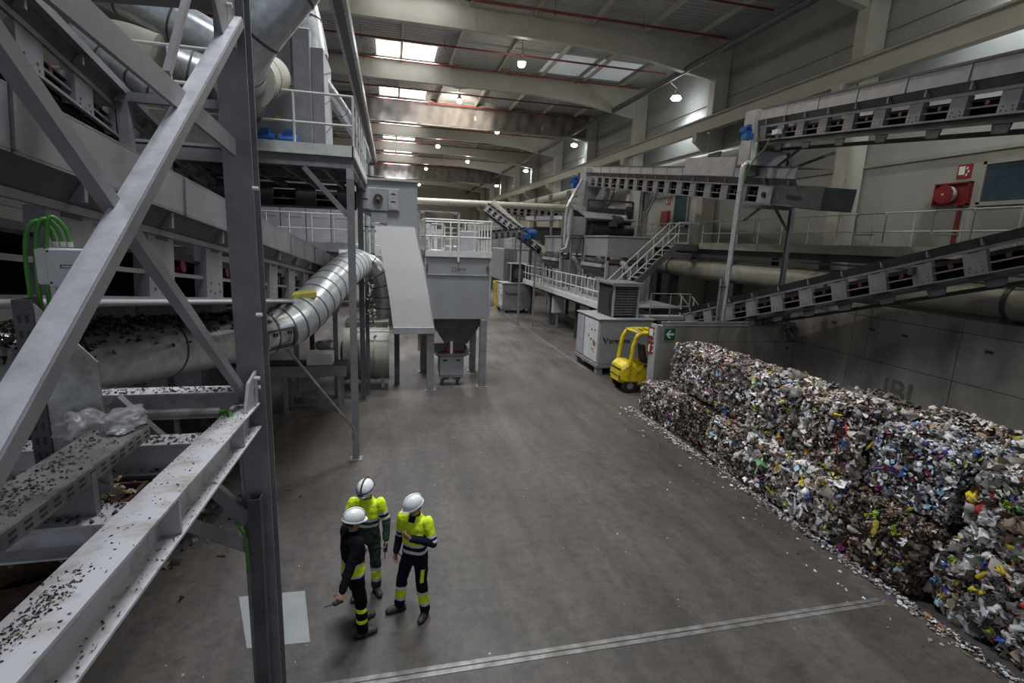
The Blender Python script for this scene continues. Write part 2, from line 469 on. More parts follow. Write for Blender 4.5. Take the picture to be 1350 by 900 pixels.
def add_text(body, size, origin, right, upv, material, parent, name='lettering', extrude=0.002, align='LEFT', sx=1.0):
    cu = bpy.data.curves.new(name, 'FONT'); cu.body = body; cu.size = size; cu.extrude = extrude; cu.align_x = align; cu.offset = size * .018
    ob = bpy.data.objects.new(name, cu)
    COL.objects.link(ob)
    dg = bpy.context.evaluated_depsgraph_get()
    me = bpy.data.meshes.new_from_object(ob.evaluated_get(dg))
    bpy.data.objects.remove(ob)
    r = Vector(right).normalized(); u = Vector(upv).normalized(); n = r.cross(u)
    mt = Matrix(((r.x * sx, u.x, n.x, origin[0]), (r.y * sx, u.y, n.y, origin[1]), (r.z * sx, u.z, n.z, origin[2]), (0, 0, 0, 1)))
    me.transform(mt)
    me.materials.clear(); me.materials.append(M[material])
    o = bpy.data.objects.new(name, me); COL.objects.link(o); o.parent = parent
    return o

# ================================================================ THE HALL
YB = [17.3 + 9.3 * k for k in range(-2, 11)]      # frame lines
CZ = 16.3
struct('floor', MB().box(-16, 18, -6, 113, -0.2, 0), 'floor')
# roof sheet: trapezoidal ribs running across, real profile
m = MB(); vs = []; fs = []
yy = -6.0; prof = []
while yy < 113:
    prof += [(yy, 0), (yy + .17, 0), (yy + .21, .05), (yy + .29, .05)]; yy += .33
n = len(prof)
for x in (-16, 18): vs += [(x, y, CZ + z) for y, z in prof]
fs = [(i, i + 1, n + i + 1, n + i) for i in range(n - 1)]
m.add(vs, fs)
ceil = struct('ceiling', m, 'roof')
for y in YB:                                       # tapered frames across the hall
    m = MB()
    zb = 15.02
    for a, b, za, zc in ((-16, 9.5, zb, zb), (9.5, 13.2, zb, 14.75), (13.2, 17.3, 14.75, 14.1)):
        m.add([(a, y - .15, za), (b, y - .15, zc), (b, y + .15, zc), (a, y + .15, za), (a, y - .15, 16.25), (b, y - .15, 16.25), (b, y + .15, 16.25), (a, y + .15, 16.25)],
              [(0, 3, 2, 1), (4, 5, 6, 7), (0, 1, 5, 4), (1, 2, 6, 5), (2, 3, 7, 6), (3, 0, 4, 7)])
    rb = struct('roof_beam', m, 'roofbeam')
    st = None
    for x in (-8, -2, 4, 10):
        if st is None: st = MB().box(-.02, .02, -.17, .17, -.6, .6).build('stiffener', 'roofbeam', rb); st.location = (x, y, 15.62)
        else: share(st, rb, (x, y, 15.62))
    cm = MB().box(17.1, 17.95, y - .28, y + .28, 0, 16.2)
    if y > 0 or True:
        cb = struct('wall_column', cm, 'roofbeam', bevel=.01)
        MB().box(16.35, 17.1, y - .2, y + .2, 11.0, 11.45).add([(16.35, y - .2, 11.0), (17.1, y - .2, 10.5), (17.1, y + .2, 10.5), (16.35, y + .2, 11.0), (17.1, y - .2, 11.0), (17.1, y + .2, 11.0)],
                                                    [(0, 4, 1), (3, 2, 5), (0, 1, 2, 3), (0, 3, 5, 4), (1, 4, 5, 2)]).build('corbel', 'roofbeam', cb)
pur = None
for i, y in enumerate(YB[:-1]):                     # purlins and sprinkler lines bay by bay
    bay = None
    for x in (-8.7, -5.6, -2.4, 0.7, 3.8, 6.9, 9.9, 12.9, 15.7):
        if pur is None:
            pur = struct('purlin', MB().box(-.05, .05, .15, 9.15, 16.02, 16.28), 'roofbeam'); pur.location = (x, y, 0)
        else:
            c = pur.copy(); COL.objects.link(c); c.location = (x, y, 0)
# crane rail along the right wall
cr_ = struct('crane_beam', MB().ibeam((16.7, -6, 11.8), (16.7, 112, 11.8), .36, .72, .05), 'roofbeam')
MB().bar((16.7, -6, 12.2), (16.7, 112, 12.2), .07, .08).build('crane_rail', 'steeld', cr_)
# wall on the right: cladding panels, real joints
wr = struct('wall_right', MB().box(18.06, 18.3, -6, 113, -.2, 16.6), 'wallp')
pn = None
for i, y in enumerate(YB[:-1]):
    for z0, z1 in ((0, 5.4), (5.45, 8.55), (8.6, 11.0), (11.05, 13.4), (13.45, 16.2)):
        if pn is None or pn.get('zz') != None: pass
        o = MB().box(-.06, 0, 0.02, 9.28, z0, z1).build('cladding_panel', 'wallp', wr, loc=(0, 0, 0)) if i == 0 else None
        if i == 0:
            o.location = (18.06, y, 0)
            wr.setdefault if False else None
            globals().setdefault('PANELS', []).append(o)
    if i:
        for o in PANELS: share(o, wr, (18.06, y, 0))
for z in (10.98, 13.42, 8.57):
    struct('trim_1', MB().box(17.92, 18.0, -6, 112, z - .06, z + .06), 'raild')
struct('wall_left', MB().box(-16.2, -16, -6, 113, -.2, 16.6), 'wallp')
we = struct('wall_end', MB().box(-16, 18, 112.2, 112.5, 0, 16.5), 'roofbeam')
for k in range(8): MB().box(-16 + 4.25 * k + .02, -16 + 4.25 * (k + 1) - .02, 112.12, 112.2, 0, 16.4).build('wall_panel', 'roofbeam', we)

# roof lights
for y in YB[2:]:
    o = MB().box(-.75, .62, y - 3.1, y - .5, 16.24, 16.27)
    wn = struct('window_1', o, 'sky')
    MB().box(.78, 2.75, y - 3.1, y - .5, 16.24, 16.27).build('pane', 'sky', wn)
    MB().box(-.85, 2.85, y - 3.2, y - 3.1, 16.18, 16.3).box(-.85, 2.85, y - .5, y - .4, 16.18, 16.3).box(.62, .78, y - 3.1, y - .5, 16.15, 16.3).build('frame', 'roofbeam', wn)
for y in (YB[4], YB[6], YB[8]):
    wn = struct('window_2', MB().box(9.6, 12.3, y - 4.4, y - .9, 16.24, 16.27), 'sky2')
    MB().box(12.7, 15.3, y - 4.4, y - .9, 16.24, 16.27).build('pane', 'sky2', wn)

ORD = ('first second third fourth fifth sixth seventh eighth ninth tenth eleventh twelfth thirteenth fourteenth fifteenth sixteenth seventeenth eighteenth nineteenth twentieth twenty-first twenty-second twenty-third twenty-fourth').split()
# sprinkler pipes, one thing per line
for i, y in enumerate(YB[1:]):
    for j, dy in enumerate((-4.9, -1.6)):
        p = MB().cyl((-14, y + dy, 15.72), (16.6, y + dy, 15.72), .05, 6)
        k = 2 * i + j
        o = p.build('sprinkler_pipe', 'redpipe')
        tag(o, ORD[k] + ' red sprinkler pipe under the roof, counted from the viewer into the hall', 'pipe', 'red sprinkler pipes under the roof')
        hh = None
        for x in (-6, -1.5, 3, 7.5, 12):
            if hh is None: hh = MB().cyl((0, 0, 0), (0, 0, -.16), .03, 5).cyl((0, 0, 0), (0, 0, .5), .012, 4).build('sprinkler_head', 'redpipe', o); hh.location = (x, y + dy, 15.72)
            else: share(hh, o, (x, y + dy, 15.72))


def curtain(y, z0, z1, x0, x1, label):
    m = MB(); vs = []; nx = 220; nz = 10
    for k in range(nz + 1):
        for i in range(nx + 1):
            x = x0 + (x1 - x0) * i / nx; t = k / nz
            d = .10 * math.sin(x * 2.1 + .6 * math.sin(x * .7)) * (.3 + .7 * t) + .05 * math.sin(x * 6.3 + 3 * t) + .05 * math.sin(x * 3.3 - 5 * t)
            vs.append((x, y - .3 + d, z1 + (z0 - z1) * t + .06 * math.sin(x * 1.3) * t))
    W = nx + 1
    m.add(vs, [(k * W + i, k * W + i + 1, (k + 1) * W + i + 1, (k + 1) * W + i) for k in range(nz) for i in range(nx)])
    o = m.build('smoke_curtain', 'curtain', smooth=True)
    tag(o, label, 'curtain')
    MB().cyl((x0, y - .3, z0 - .02), (x1, y - .3, z0 - .02), .05, 8).build('bottom_bar', 'raild', o)
    return o


curtain(45.2, 14.35, 16.2, -8, 16.9, 'wide wrinkled brown-grey cloth curtain hanging from the nearer roof frame, lit by a lamp')
curtain(82.4, 14.0, 16.2, -8, 16.9, 'smaller dark cloth curtain hanging far back under the roof')

# dark tube slung lengthwise and cable ladder on the left
tu = thing('suspended_tube', 'long dark tube slung lengthwise under the right side of the roof', 'tube')
MB().cyl((15.4, 8, 14.5), (15.4, 110, 14.7), .17, 10).build('tube', 'steeld', tu)
hg = None
for y in YB[2:]:
    if hg is None: hg = MB().cyl((0, 0, 0), (0, 0, 1.6), .015, 4).build('hanger_rod', 'raild', tu); hg.location = (15.4, y + 2, 14.6)
    else: share(hg, tu, (15.4, y + 2, 14.6))
tr = thing('cable_ladder', 'dark cable tray running away under the roof above the white rail platform', 'cable tray')
MB().channel((-1.95, 14, 13.25), (-1.95, 60, 13.25), .12, .5).channel((-1.5, 14, 13.25), (-1.5, 60, 13.25), -.12, .5).build('side_rail', 'galvd', tr)
MB().bar((-1.72, 14, 13.05), (-1.72, 60, 13.05), .4, .06).build('tray_bottom', 'steeld', tr)
rg = None
for k in range(30):
    y = 14.5 + k * 1.0
    if rg is None: rg = MB().box(-.26, .26, -.04, .04, 0, .04).build('rung', 'galvd', tr); rg.location = (-1.72, y, 13.5)
    else: share(rg, tr, (-1.72, y, 13.5))


# ---- lamps
def bay_lamp(x, y, z, label, cool=False, watts=420, drop=1.2, rr=.22):
    drop = 16.28 - z - .4
    t = thing('bay_lamp', label, 'lamp', (x, y, z), group=None)
    MB().lathe([(.04, .42), (.1, .4), (.13, .25), (.24, .12), (.25, .1), (.22, .12), (.11, .24)], (0, 0, 0), 16, caps=False).build('reflector', 'white', t, smooth=True)
    MB().lathe([(0.001, -.16), (rr * .7, -.12), (rr, 0), (rr * .6, .12), (.001, .16)], (0, 0, .0), 12, caps=False).build('bulb', 'lampb' if cool else 'lamp', t, smooth=True)  # bulb widened so its shape takes in the lamp's glare
    MB().cyl((0, 0, .4), (0, 0, .4 + drop), .02, 5).build('hanger', 'raild', t)
    spot('lamp_light', (x, y, z - .25), watts, (.86, .94, 1.0) if cool else (1.0, .93, .80), 2.7)
    pl = bpy.data.lights.new('bulb_glow', 'POINT'); pl.energy = watts * (.12 if cool else .22); pl.shadow_soft_size = .17
    pl.color = (.86, .94, 1.0) if cool else (1.0, .93, .80)
    if y == 40.5:      # extra spot added at this lamp to brighten the curtain
        curtain_fill = spot('lamp_light', (x, y + .3, z + .05), 1500, (1.0, .93, .80), 1.7); curtain_fill.rotation_euler = (math.radians(82), 0, 0)
    po = bpy.data.objects.new('bulb_glow', pl); COL.objects.link(po); po.location = (x, y, z - .18)
    return t


LM = [(7.1, 29.6, 14.8, 'bright warm round lamp, the nearest one hanging under the roof'),
      (5.06, 40.5, 15.3, 'bright warm lamp hanging on a rod in front of the wrinkled curtain'),
      (9.4, 47.6, 14.8, 'warm lamp hanging just right of and below the wrinkled curtain'),
      (4.9, 56.8, 14.7, 'warm round lamp hanging behind the wrinkled curtain, left row'),
      (4.9, 75.5, 14.7, 'small warm lamp of the left row, second behind the curtain'),
      (9.4, 11.2, 14.8, 'warm lamp of the middle row above the bales, out of the frame'),
      (4.9, 18.8, 14.7, 'warm lamp of the left row over the open floor, above the top of the frame'),
      (9.4, 66.0, 14.7, 'small warm lamp of the middle row, second behind the curtain'),
      (9.4, 84.6, 14.5, 'tiny warm lamp of the middle row far back in the hall'),
      (4.9, 94.0, 14.3, 'tiny warm lamp of the left row farthest back in the hall')]
for x, y, z, lb in LM: bay_lamp(x, y, z, lb, watts=1100 if y == 40.5 else (620 if y < 50 else 1100))
CLM = [(16.7, 11.6, 13.9, 'cool white wall lamp above the crane beam, just outside the top right corner'),
       (16.7, 29.6, 14.0, 'dazzling cool white lamp on an arm nearest on the right wall'),
       (16.7, 47.3, 14.2, 'cool white lamp on the right wall, second from the front'),
       (16.7, 65.0, 14.0, 'cool white lamp on the right wall, third from the front'),
       (16.7, 83.5, 13.9, 'small cool white lamp on the right wall, farthest back')]
for x, y, z, lb in CLM:
    t = bay_lamp(x, y, z, lb, True, watts=600, rr=.32)
    MB().cyl((0, 0, .55), (-1.0, -.4, .9), .025, 6).build('arm', 'rail', t)


# ================================================================ CONCRETE BAY
wb = struct('wall_bay', MB().box(14.46, 14.8, -5, 15.8, 0, 3.68), 'concrete')
wb2 = struct('wall_bay_end', MB().box(8.9, 14.46, 15.46, 15.8, 0, 2.56), 'concrete')
k = 0
for z0, z1 in ((0, 2.04), (2.055, 3.34), (3.355, 3.7)):
    y = 15.45
    for L in (2.4, .55, 2.6, 2.6, .55, 2.6, 2.6, 2.6, 2.6):
        MB().box(14.39 - (k % 3) * .004, 14.47, y - L + .012, y, z0, z1).build('concrete_panel', 'concrete', wb, bevel=.008)
        y -= L; k += 1
for z0, z1 in ((0, 1.98), (1.995, 2.58)):
    for a, b in ((8.83, 11.2), (11.215, 13.6), (13.615, 14.38)):
        MB().box(a, b, 15.4, 15.47, z0, z1).build('concrete_panel', 'concrete', wb2, bevel=.008)
MB().box(8.8, 8.9, 15.38, 15.82, 0, 2.6).build('edge_angle', 'steell', wb2)
MB().box(9.0, 14.4, 15.42, 15.5, 2.6, 2.72).box(9.0, 14.4, 15.38, 15.44, 2.56, 2.6).build('top_rail', 'steel', wb2, bevel=.01)
th = None
for y in (13.8, 12.4, 11.36, 9.2, 7.4):
    if th is None: th = MB().box(-.02, .0, -.09, .09, -.035, .035).build('tie_hole', 'letter', wb, loc=(0, 0, 0)); th.location = (14.392, y, 2.98)
    else: share(th, wb, (14.392, y, 2.98))
add_text('IBL', .95, (14.375, 11.75, 1.0), (0, -1, 0), (0, 0, 1), 'stencil', wb, 'stencil_lettering', .001, sx=.95)

# signs on the end wall
sg = thing('exit_sign', 'green sign with a white left arrow on the concrete end wall', 'sign', (9.29, 15.39, 2.29))
MB().box(-.2, .2, -.02, 0, -.2, .2).build('board', 'signgreen', sg)
MB().add([(-.15, -.024, 0), (-.02, -.024, -.14), (.05, -.024, -.14), (-.04, -.024, -.035), (.15, -.024, -.035), (.15, -.024, .035), (-.04, -.024, .035), (.05, -.024, .14), (-.02, -.024, .14)],
         [(0, 1, 2, 3), (0, 3, 6, 8), (3, 4, 5, 6), (6, 7, 8)]).build('arrow', 'signwhite', sg)


def fire_sign(loc, n, u, label, hose=True, s=.2):
    """red square with white pictograms; n normal, u right"""
    t = thing('fire_sign', label, 'sign', loc)
    n = Vector(n); u = Vector(u); z = V(0, 0, 1)

    def q(a, b, c, d, e):
        return [tuple(u * x + z * y + n * e) for x, y in ((a, c), (b, c), (b, d), (a, d))]
    m = MB(); a = q(-s, s, -s, s, 0); b = q(-s, s, -s, s, .015); m.add(a + b, [(0, 1, 2, 3), (4, 5, 6, 7), (0, 1, 5, 4), (1, 2, 6, 5), (2, 3, 7, 6), (3, 0, 4, 7)]); m.build('board', 'red', t)
    w_ = MB()
    if hose: w_.add(q(-.8 * s, .05 * s, -.45 * s, .75 * s, .02), [(0, 1, 2, 3)])
    else:
        w_.add(q(-.75 * s, -.35 * s, -.75 * s, .25 * s, .02), [(0, 1, 2, 3)]); w_.add(q(-.66 * s, -.2 * s, .3 * s, .5 * s, .02), [(0, 1, 2, 3)])
    for k in range(3):      # flames
        x = .28 * s + (k % 2) * .22 * s; y = -.7 * s + k * .48 * s
        w_.add([tuple(u * px + z * py + n * .02) for px, py in ((x - .16 * s, y), (x + .16 * s, y + .04 * s), (x + .2 * s, y + .3 * s), (x, y + .42 * s), (x - .05 * s, y + .2 * s))], [(0, 1, 2, 3, 4)])
    w_.build('pictogram', 'signwhite', t)
    return t


fire_sign((8.80, 15.62, 2.28), (-1, -.25, 0), (.25, -1, 0), 'red fire hose sign on the wall edge, upper of the two', True, .21)
fire_sign((8.79, 15.62, 1.78), (-1, -.25, 0), (.25, -1, 0), 'red extinguisher sign on the wall edge, lower of the two', False, .21)

# floor markings and plates
jt = struct('trim_2', MB().box(-2.2, 7.3, 5.27, 5.335, -.01, .006).box(-2.2, 7.3, 5.355, 5.42, -.01, .006), 'strip')
pl = MB().add([(-2.17, 7.16, .006), (-1.27, 7.13, .006), (-1.05, 6.09, .006), (-1.81, 6.13, .006), (-2.17, 7.16, 0), (-1.27, 7.13, 0), (-1.05, 6.09, 0), (-1.81, 6.13, 0)], [(3, 2, 1, 0), (0, 1, 5, 4), (1, 2, 6, 5), (2, 3, 7, 6), (3, 0, 4, 7)]).build('floor_plate', 'plate')
tag(pl, 'pale rectangular plate lying on the floor behind the grey column foot', 'plate')
struct('trim_3', MB().box(7.98, 8.1, 19.5, 60, -.01, .004), 'lane')


# ================================================================ CONVEYORS
def conveyor(label, p0, p1, W=1.0, side=None, fh=.6, plate=.4, pitch=.95, skirt=.16, cover=.3, cpitch=1.1, group=None, mat_='steel', cmat='steell', rr='reddark', first=0.1, endp=.0, name='belt_conveyor', inner='steel', closed_bottom=False):
    """p0-p1: lower edge of the visible side frame; side: horizontal unit vector to the far side"""
    p0 = Vector(p0); p1 = Vector(p1); d = (p1 - p0).normalized(); L = (p1 - p0).length
    s = Vector(side) - d * Vector(side).dot(d); s.normalize(); u = s.cross(d); u = u if u.z > 0 else -u
    t = thing(name, label, 'conveyor', tuple(p0), group=group)
    R = Matrix((d, s, u)).transposed()

    def P(a, b, c): return R @ V(a, b, c)

    def bx(m, a0, a1, b0, b1, c0, c1):
        m.add([P(a, b, c) for c in (c0, c1) for a, b in ((a0, b0), (a1, b0), (a1, b1), (a0, b1))],
              [(0, 3, 2, 1), (4, 5, 6, 7), (0, 1, 5, 4), (1, 2, 6, 5), (2, 3, 7, 6), (3, 0, 4, 7)])
        return m
    m = MB()
    bx(m, 0, L, -.04, .01, 0, .035); bx(m, 0, L, -.03, .01, fh - .06, fh)          # near rails
    bx(m, 0, L, W - .01, W + .05, 0, .035); bx(m, 0, L, W - .01, W + .03, fh - .06, fh)
    m.build('side_rail', mat_, t)
    pm = None; a = first
    while a < L - .05:
        if pm is None:
            pm = bx(MB(), 0, plate, -.015, .0, .03, fh - .05); bx(pm, 0, .02, 0, .12, .03, fh - .05); bx(pm, plate - .02, plate, 0, .12, .03, fh - .05)
            for i, (x, z) in enumerate(((.2, .2), (.5, .2), (.8, .2), (.2, .35), (.8, .35), (.25, .8))):
                pass
            pm = pm.build('side_plate', mat_, t)
            sl = bx(MB(), plate * .3, plate * .75, -.02, -.012, fh * .86, fh * .9)
            for x, z in ((.2, .16), (.5, .12), (.8, .16), (.25, .3), (.75, .3)): bx(sl, plate * x - .015, plate * x + .015, -.019, -.01, fh * z - .012, fh * z + .012)
            sl = stuff(sl.build('bolt_slots', 'letter', pm))
            pm.location = d * a; base = a
        else:
            c = share(pm, t, d * a); share(sl, c)
        a += pitch
    bx(MB(), 0, L, W, W + .015, .03, fh - .05).build('far_shade_sheet', 'dark', t)  # two added dark sheets: shade inside the frame openings put into their colour
    bx(MB(), 0, L, W - .35, W - .33, fh * .1, fh * .95).build('inner_shade_sheet', 'dark', t)
    bx(MB(), .05, L - .05, .06, W - .06, fh * .62, fh * .66).build('belt', 'belt', t)
    bx(MB(), .05, L - .05, .1, W - .1, fh * .02, fh * .04).build('return_belt', 'belt', t)
    bx(MB(), 0, L, .02, .05, fh * .36, fh * .42).build('inner_rail', inner, t)
    rm = None; a = first + plate + (pitch - plate) * .45; q = 0
    while a < L - .1:
        if rm is None:
            rm = MB(); rm.cyl(P(0, .05, fh * .54), P(0, W * .45, fh * .47), fh * .10, 8); rm.cyl(P(0, W * .45, fh * .47), P(0, W - .05, fh * .54), fh * .10, 8); rm = rm.build('roller', rr, t); rm.location = d * a
        else: share(rm, t, d * a)
        a += pitch
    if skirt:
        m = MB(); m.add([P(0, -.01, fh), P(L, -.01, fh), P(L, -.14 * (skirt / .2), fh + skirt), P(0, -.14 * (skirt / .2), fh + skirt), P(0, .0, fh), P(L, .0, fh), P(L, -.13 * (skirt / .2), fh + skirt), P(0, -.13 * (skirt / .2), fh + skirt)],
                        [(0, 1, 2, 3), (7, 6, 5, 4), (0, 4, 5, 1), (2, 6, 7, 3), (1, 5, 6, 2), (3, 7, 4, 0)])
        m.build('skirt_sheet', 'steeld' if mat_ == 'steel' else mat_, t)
        rb = None; a = .3
        while a < L:
            if rb is None: rb = bx(MB(), -.02, .02, -.13, .0, fh + .02, fh + skirt * .9).build('skirt_rib', mat_, t); rb.location = d * a
            else: share(rb, t, d * a)
            a += pitch
    if cover:
        y0 = -.14 * (skirt / .2)
        cm = None; nn = max(1, int(L / cpitch))
        for k in range(nn):
            if cm is None:
                cm = bx(MB(), .012, cpitch - .012, y0 - .02, y0, fh + skirt, fh + skirt + cover)
                bx(cm, .012, cpitch - .012, y0 - .02, W - y0, fh + skirt + cover, fh + skirt + cover + .015)
                bx(cm, -.0, .02, y0 - .04, y0, fh + skirt, fh + skirt + cover)
                cm = cm.build('cover_panel', cmat, t)
            else: share(cm, t, d * (k * cpitch))
        bx(MB(), 0, nn * cpitch, y0 - .045, y0 - .02, fh + skirt + cover - .03, fh + skirt + cover + .02).build('cover_edge', 'steeld', t)
    t['L'] = L
    return t, P, L


def motor(parent, loc, r=.16, L=.4, ax=(0, -1, 0), mat_='blue'):
    ax = Vector(ax); p = Vector(loc)
    m = MB().cyl(p, p + ax * L, r, 12).cyl(p + ax * L, p + ax * (L + .06), r * .75, 10)
    m.box(p.x - r * .5, p.x + r * .5, p.y - r * .5, p.y + r * .5, p.z + r * .7, p.z + r * 1.25)
    mo = m.build('motor', mat_, parent)
    f = MB()
    for k in range(6): f.cyl(p + ax * (L * (.15 + .13 * k)), p + ax * (L * (.15 + .13 * k) + .015), r * 1.12, 12)
    f.build('cooling_fin', mat_, mo)
    MB().box(p.x - r * .9, p.x + r * .9, p.y - r * .9, p.y + r * .9, p.z - r * 1.8, p.z - r * .6).build('gearbox', mat_, mo)
    return mo


def post(parent, p0, p1, w_=.16, mat_='steel', name='leg', foot=True):
    m = MB().ibeam(p0, p1, w_, w_, .012, (0, 1, 0))
    if foot:
        p = Vector(p0) if p0[2] < p1[2] else Vector(p1)
        m.box(p.x - w_ * .9, p.x + w_ * .9, p.y - w_ * .9, p.y + w_ * .9, p.z, p.z + .02)
    return m.build(name, mat_, parent)


# R3: upper conveyor at the right, rising away
d3 = V(.168, .978, .126).normalized()
h3 = V(11.96, 15.62, 8.80); n3 = h3 - d3 * 12.2
c3, P3_, L3 = conveyor('upper right conveyor rising away to the blue motor above the pole', n3, h3, 1.0, (.985, -.17, 0), .47, .36, 1.03, .17, .34, 1.5, first=.42)
inv = c3.location
hb = MB()
a0, a1 = L3 + .02, L3 + .75
hb.add([P3_(a, b, c) for c in (-.75, .98) for a, b in ((a0, -.2), (a1, -.2), (a1, 1.15), (a0, 1.15))], [(0, 3, 2, 1), (4, 5, 6, 7), (0, 1, 5, 4), (1, 2, 6, 5), (2, 3, 7, 6), (3, 0, 4, 7)])
hb.build('head_chute', 'steell', c3, bevel=.02)
mo = motor(c3, P3_(L3 - .25, -.5, .28), .15, .34, tuple(d3))
MB().tube([P3_(L3 - 1.0, -.12, .05), P3_(L3 - .9, -.2, -.35), P3_(L3 - .5, -.3, -.6), P3_(L3 - .3, -.35, -1.3)], .025, 6, smooth=2).build('green_cable', 'green', c3)
MB().tube([P3_(L3 - .3, -.2, -.05), P3_(L3 - .35, -.2, -.75)], .09, 10).build('pipe_stub', 'galv', c3)
MB().box(*[0] * 6)
jb = MB(); q = P3_(L3 - 1.35, -.1, .2); jb.box(q.x - .12, q.x + .1, q.y - .12, q.y + .12, q.z - .08, q.z + .06); jb.build('terminal_box', 'white', c3)
m = MB(); m.bar(P3_(0, .1, -.08), P3_(L3, .1, -.08), .05, .1); m.bar(P3_(0, .9, -.2), P3_(L3, .9, -.2), .05, .1); m.build('underside_truss', 'steeld', c3)
fl = None
for k in range(8):
    if fl is None: fl = MB(); fl.add([P3_(0, .1, -.02), P3_(.42, .1, -.02), P3_(.36, .1, -.3), P3_(.06, .1, -.3), P3_(0, .13, -.02), P3_(.42, .13, -.02), P3_(.36, .13, -.3), P3_(.06, .13, -.3)], [(0, 1, 2, 3), (7, 6, 5, 4), (0, 4, 5, 1), (3, 2, 6, 7), (1, 5, 6, 2), (0, 3, 7, 4)]); fl = fl.build('underside_bracket', 'steeld', c3); fl.location = d3 * .7
    else: share(fl, c3, d3 * (.7 + 1.45 * k))
# frame carrying R3 head
f3 = thing('support_frame', 'dark grey braced frame hanging below the head of the upper right conveyor', 'frame', (13.2, 15.5, 7.5))
MB().bar((-1.2, 0, 1.05), (.2, 0, 1.05), .1, .1).bar((0, 0, 1.05), (.05, 0, -.2), .12, .12).bar((-.9, 0, .1), (.1, 0, .1), .1, .1).bar((0.0, -.8, 1.25), (-.6, 0, .4), .08, .08).build('post', 'steeld', f3)
MB().bar((-.1, 0, .4), (.65, -1.2, .9), .08, .08).build('brace', 'steeld', f3)
MB().box(-1.0, .0, .35, 1.0, .25, .95).build('transfer_chute', 'steeld', f3, bevel=.02)

# R4: middle conveyor along the hall
d4 = V(.008, .992, .126).normalized()
t4 = V(12.52, 14.25, 6.635); e4 = t4 + d4 * 18.9
c4, P4_, L4 = conveyor('middle conveyor of the right side, rising away to a small blue motor', t4 + d4 * .0, e4, 1.1, (1, 0, 0), .62, .46, 1.12, .22, .36, 1.35, first=1.3, rr='dark')
c4x = MB(); c4x.add([P4_(a, b, c) for c in (-.03, .66) for a, b in ((-1.15, -.03), (1.0, -.03), (1.0, 1.13), (-1.15, 1.13))], [(0, 3, 2, 1), (4, 5, 6, 7), (0, 1, 5, 4), (1, 2, 6, 5), (2, 3, 7, 6), (3, 0, 4, 7)])
c4x.build('tail_box', 'steeld', c4, bevel=.02)
add_text('bianna', .26, P4_(.35, -.05, .22), -d4, (0, 0, 1), 'letter', c4, sx=1.0)
mp_ = MB(); mp_.add([P4_(a, b, c) for c in (.02, .58) for a, b in ((1.02, -.05), (1.75, -.05), (1.75, .1), (1.02, .1))], [(0, 3, 2, 1), (4, 5, 6, 7), (0, 1, 5, 4), (1, 2, 6, 5), (2, 3, 7, 6), (3, 0, 4, 7)])
mp_.build('take_up_plate', 'steell', c4)
mm = MB(); q = P4_(1.4, -.07, .3); mm.cyl(q + V(-.04, 0, 0), q + V(.05, 0, 0), .09, 10).build('shaft_end', 'black', c4)
hx = MB(); hx.add([P4_(a, b, c) for c in (-1.5, 1.15) for a, b in ((L4, -.1), (L4 + 1.1, -.1), (L4 + 1.1, 1.3), (L4, 1.3))], [(0, 3, 2, 1), (4, 5, 6, 7), (0, 1, 5, 4), (1, 2, 6, 5), (2, 3, 7, 6), (3, 0, 4, 7)])
hx.build('head_chute', 'steell', c4, bevel=.02)
motor(c4, P4_(L4 + .1, -.75, .25), .26, .5, (0, 1, 0))
ub = MB(); ub.add([P4_(a, b, c) for c in (.86, 1.55) for a, b in ((3.1, -.2), (6.6, -.2), (6.6, 1.2), (3.1, 1.2))], [(0, 3, 2, 1), (4, 5, 6, 7), (0, 1, 5, 4), (1, 2, 6, 5), (2, 3, 7, 6), (3, 0, 4, 7)])
ub.build('raised_cover', 'steell', c4, bevel=.01)
fr = thing('support_frame', 'grey portal frame carrying the tail of the middle right conveyor above the end wall', 'frame', (12.7, 15.6, 2.72))
post(fr, (1.0, 0, 0), (1.0, 0, 3.95), .14, 'steel', 'leg')
MB().bar((-1.0, 0, 3.98), (1.05, 0, 3.98), .12, .12).build('cross_beam', 'steel', fr)
MB().bar((.95, 0, 3.2), (.3, 0, 3.95), .07, .07).build('knee_brace', 'steeld', fr); MB().bar((-.9, 0, 3.5), (-.3, 0, 3.95), .07, .07).build('knee_brace', 'steeld', fr)
for (yy, zt, lb) in ((24.4, 8.0, 'grey braced trestle under the middle right conveyor, nearer of two'), (29.5, 8.65, 'grey braced trestle under the middle right conveyor, farther of two')):
    f = thing('conveyor_trestle', lb, 'trestle', (12.7, yy, 2.46))
    zt -= 2.5
    post(f, (0, 0, 0), (0, 0, zt), .16); post(f, (1.1, 2.4, 0), (1.1, 2.4, zt + .25), .16)
    MB().bar((0, 0, zt - .9), (1.1, 2.4, zt - .9), .08, .08).bar((0, 0, zt - 2.6), (1.1, 2.4, zt - .9), .07, .07).bar((0, 0, zt - 1.2), (0, -1, zt - .1), .08, .08).bar((1.1, 2.4, zt - 1.0), (1.1, 1.4, zt - .1), .08, .08).build('brace', 'steel', f)

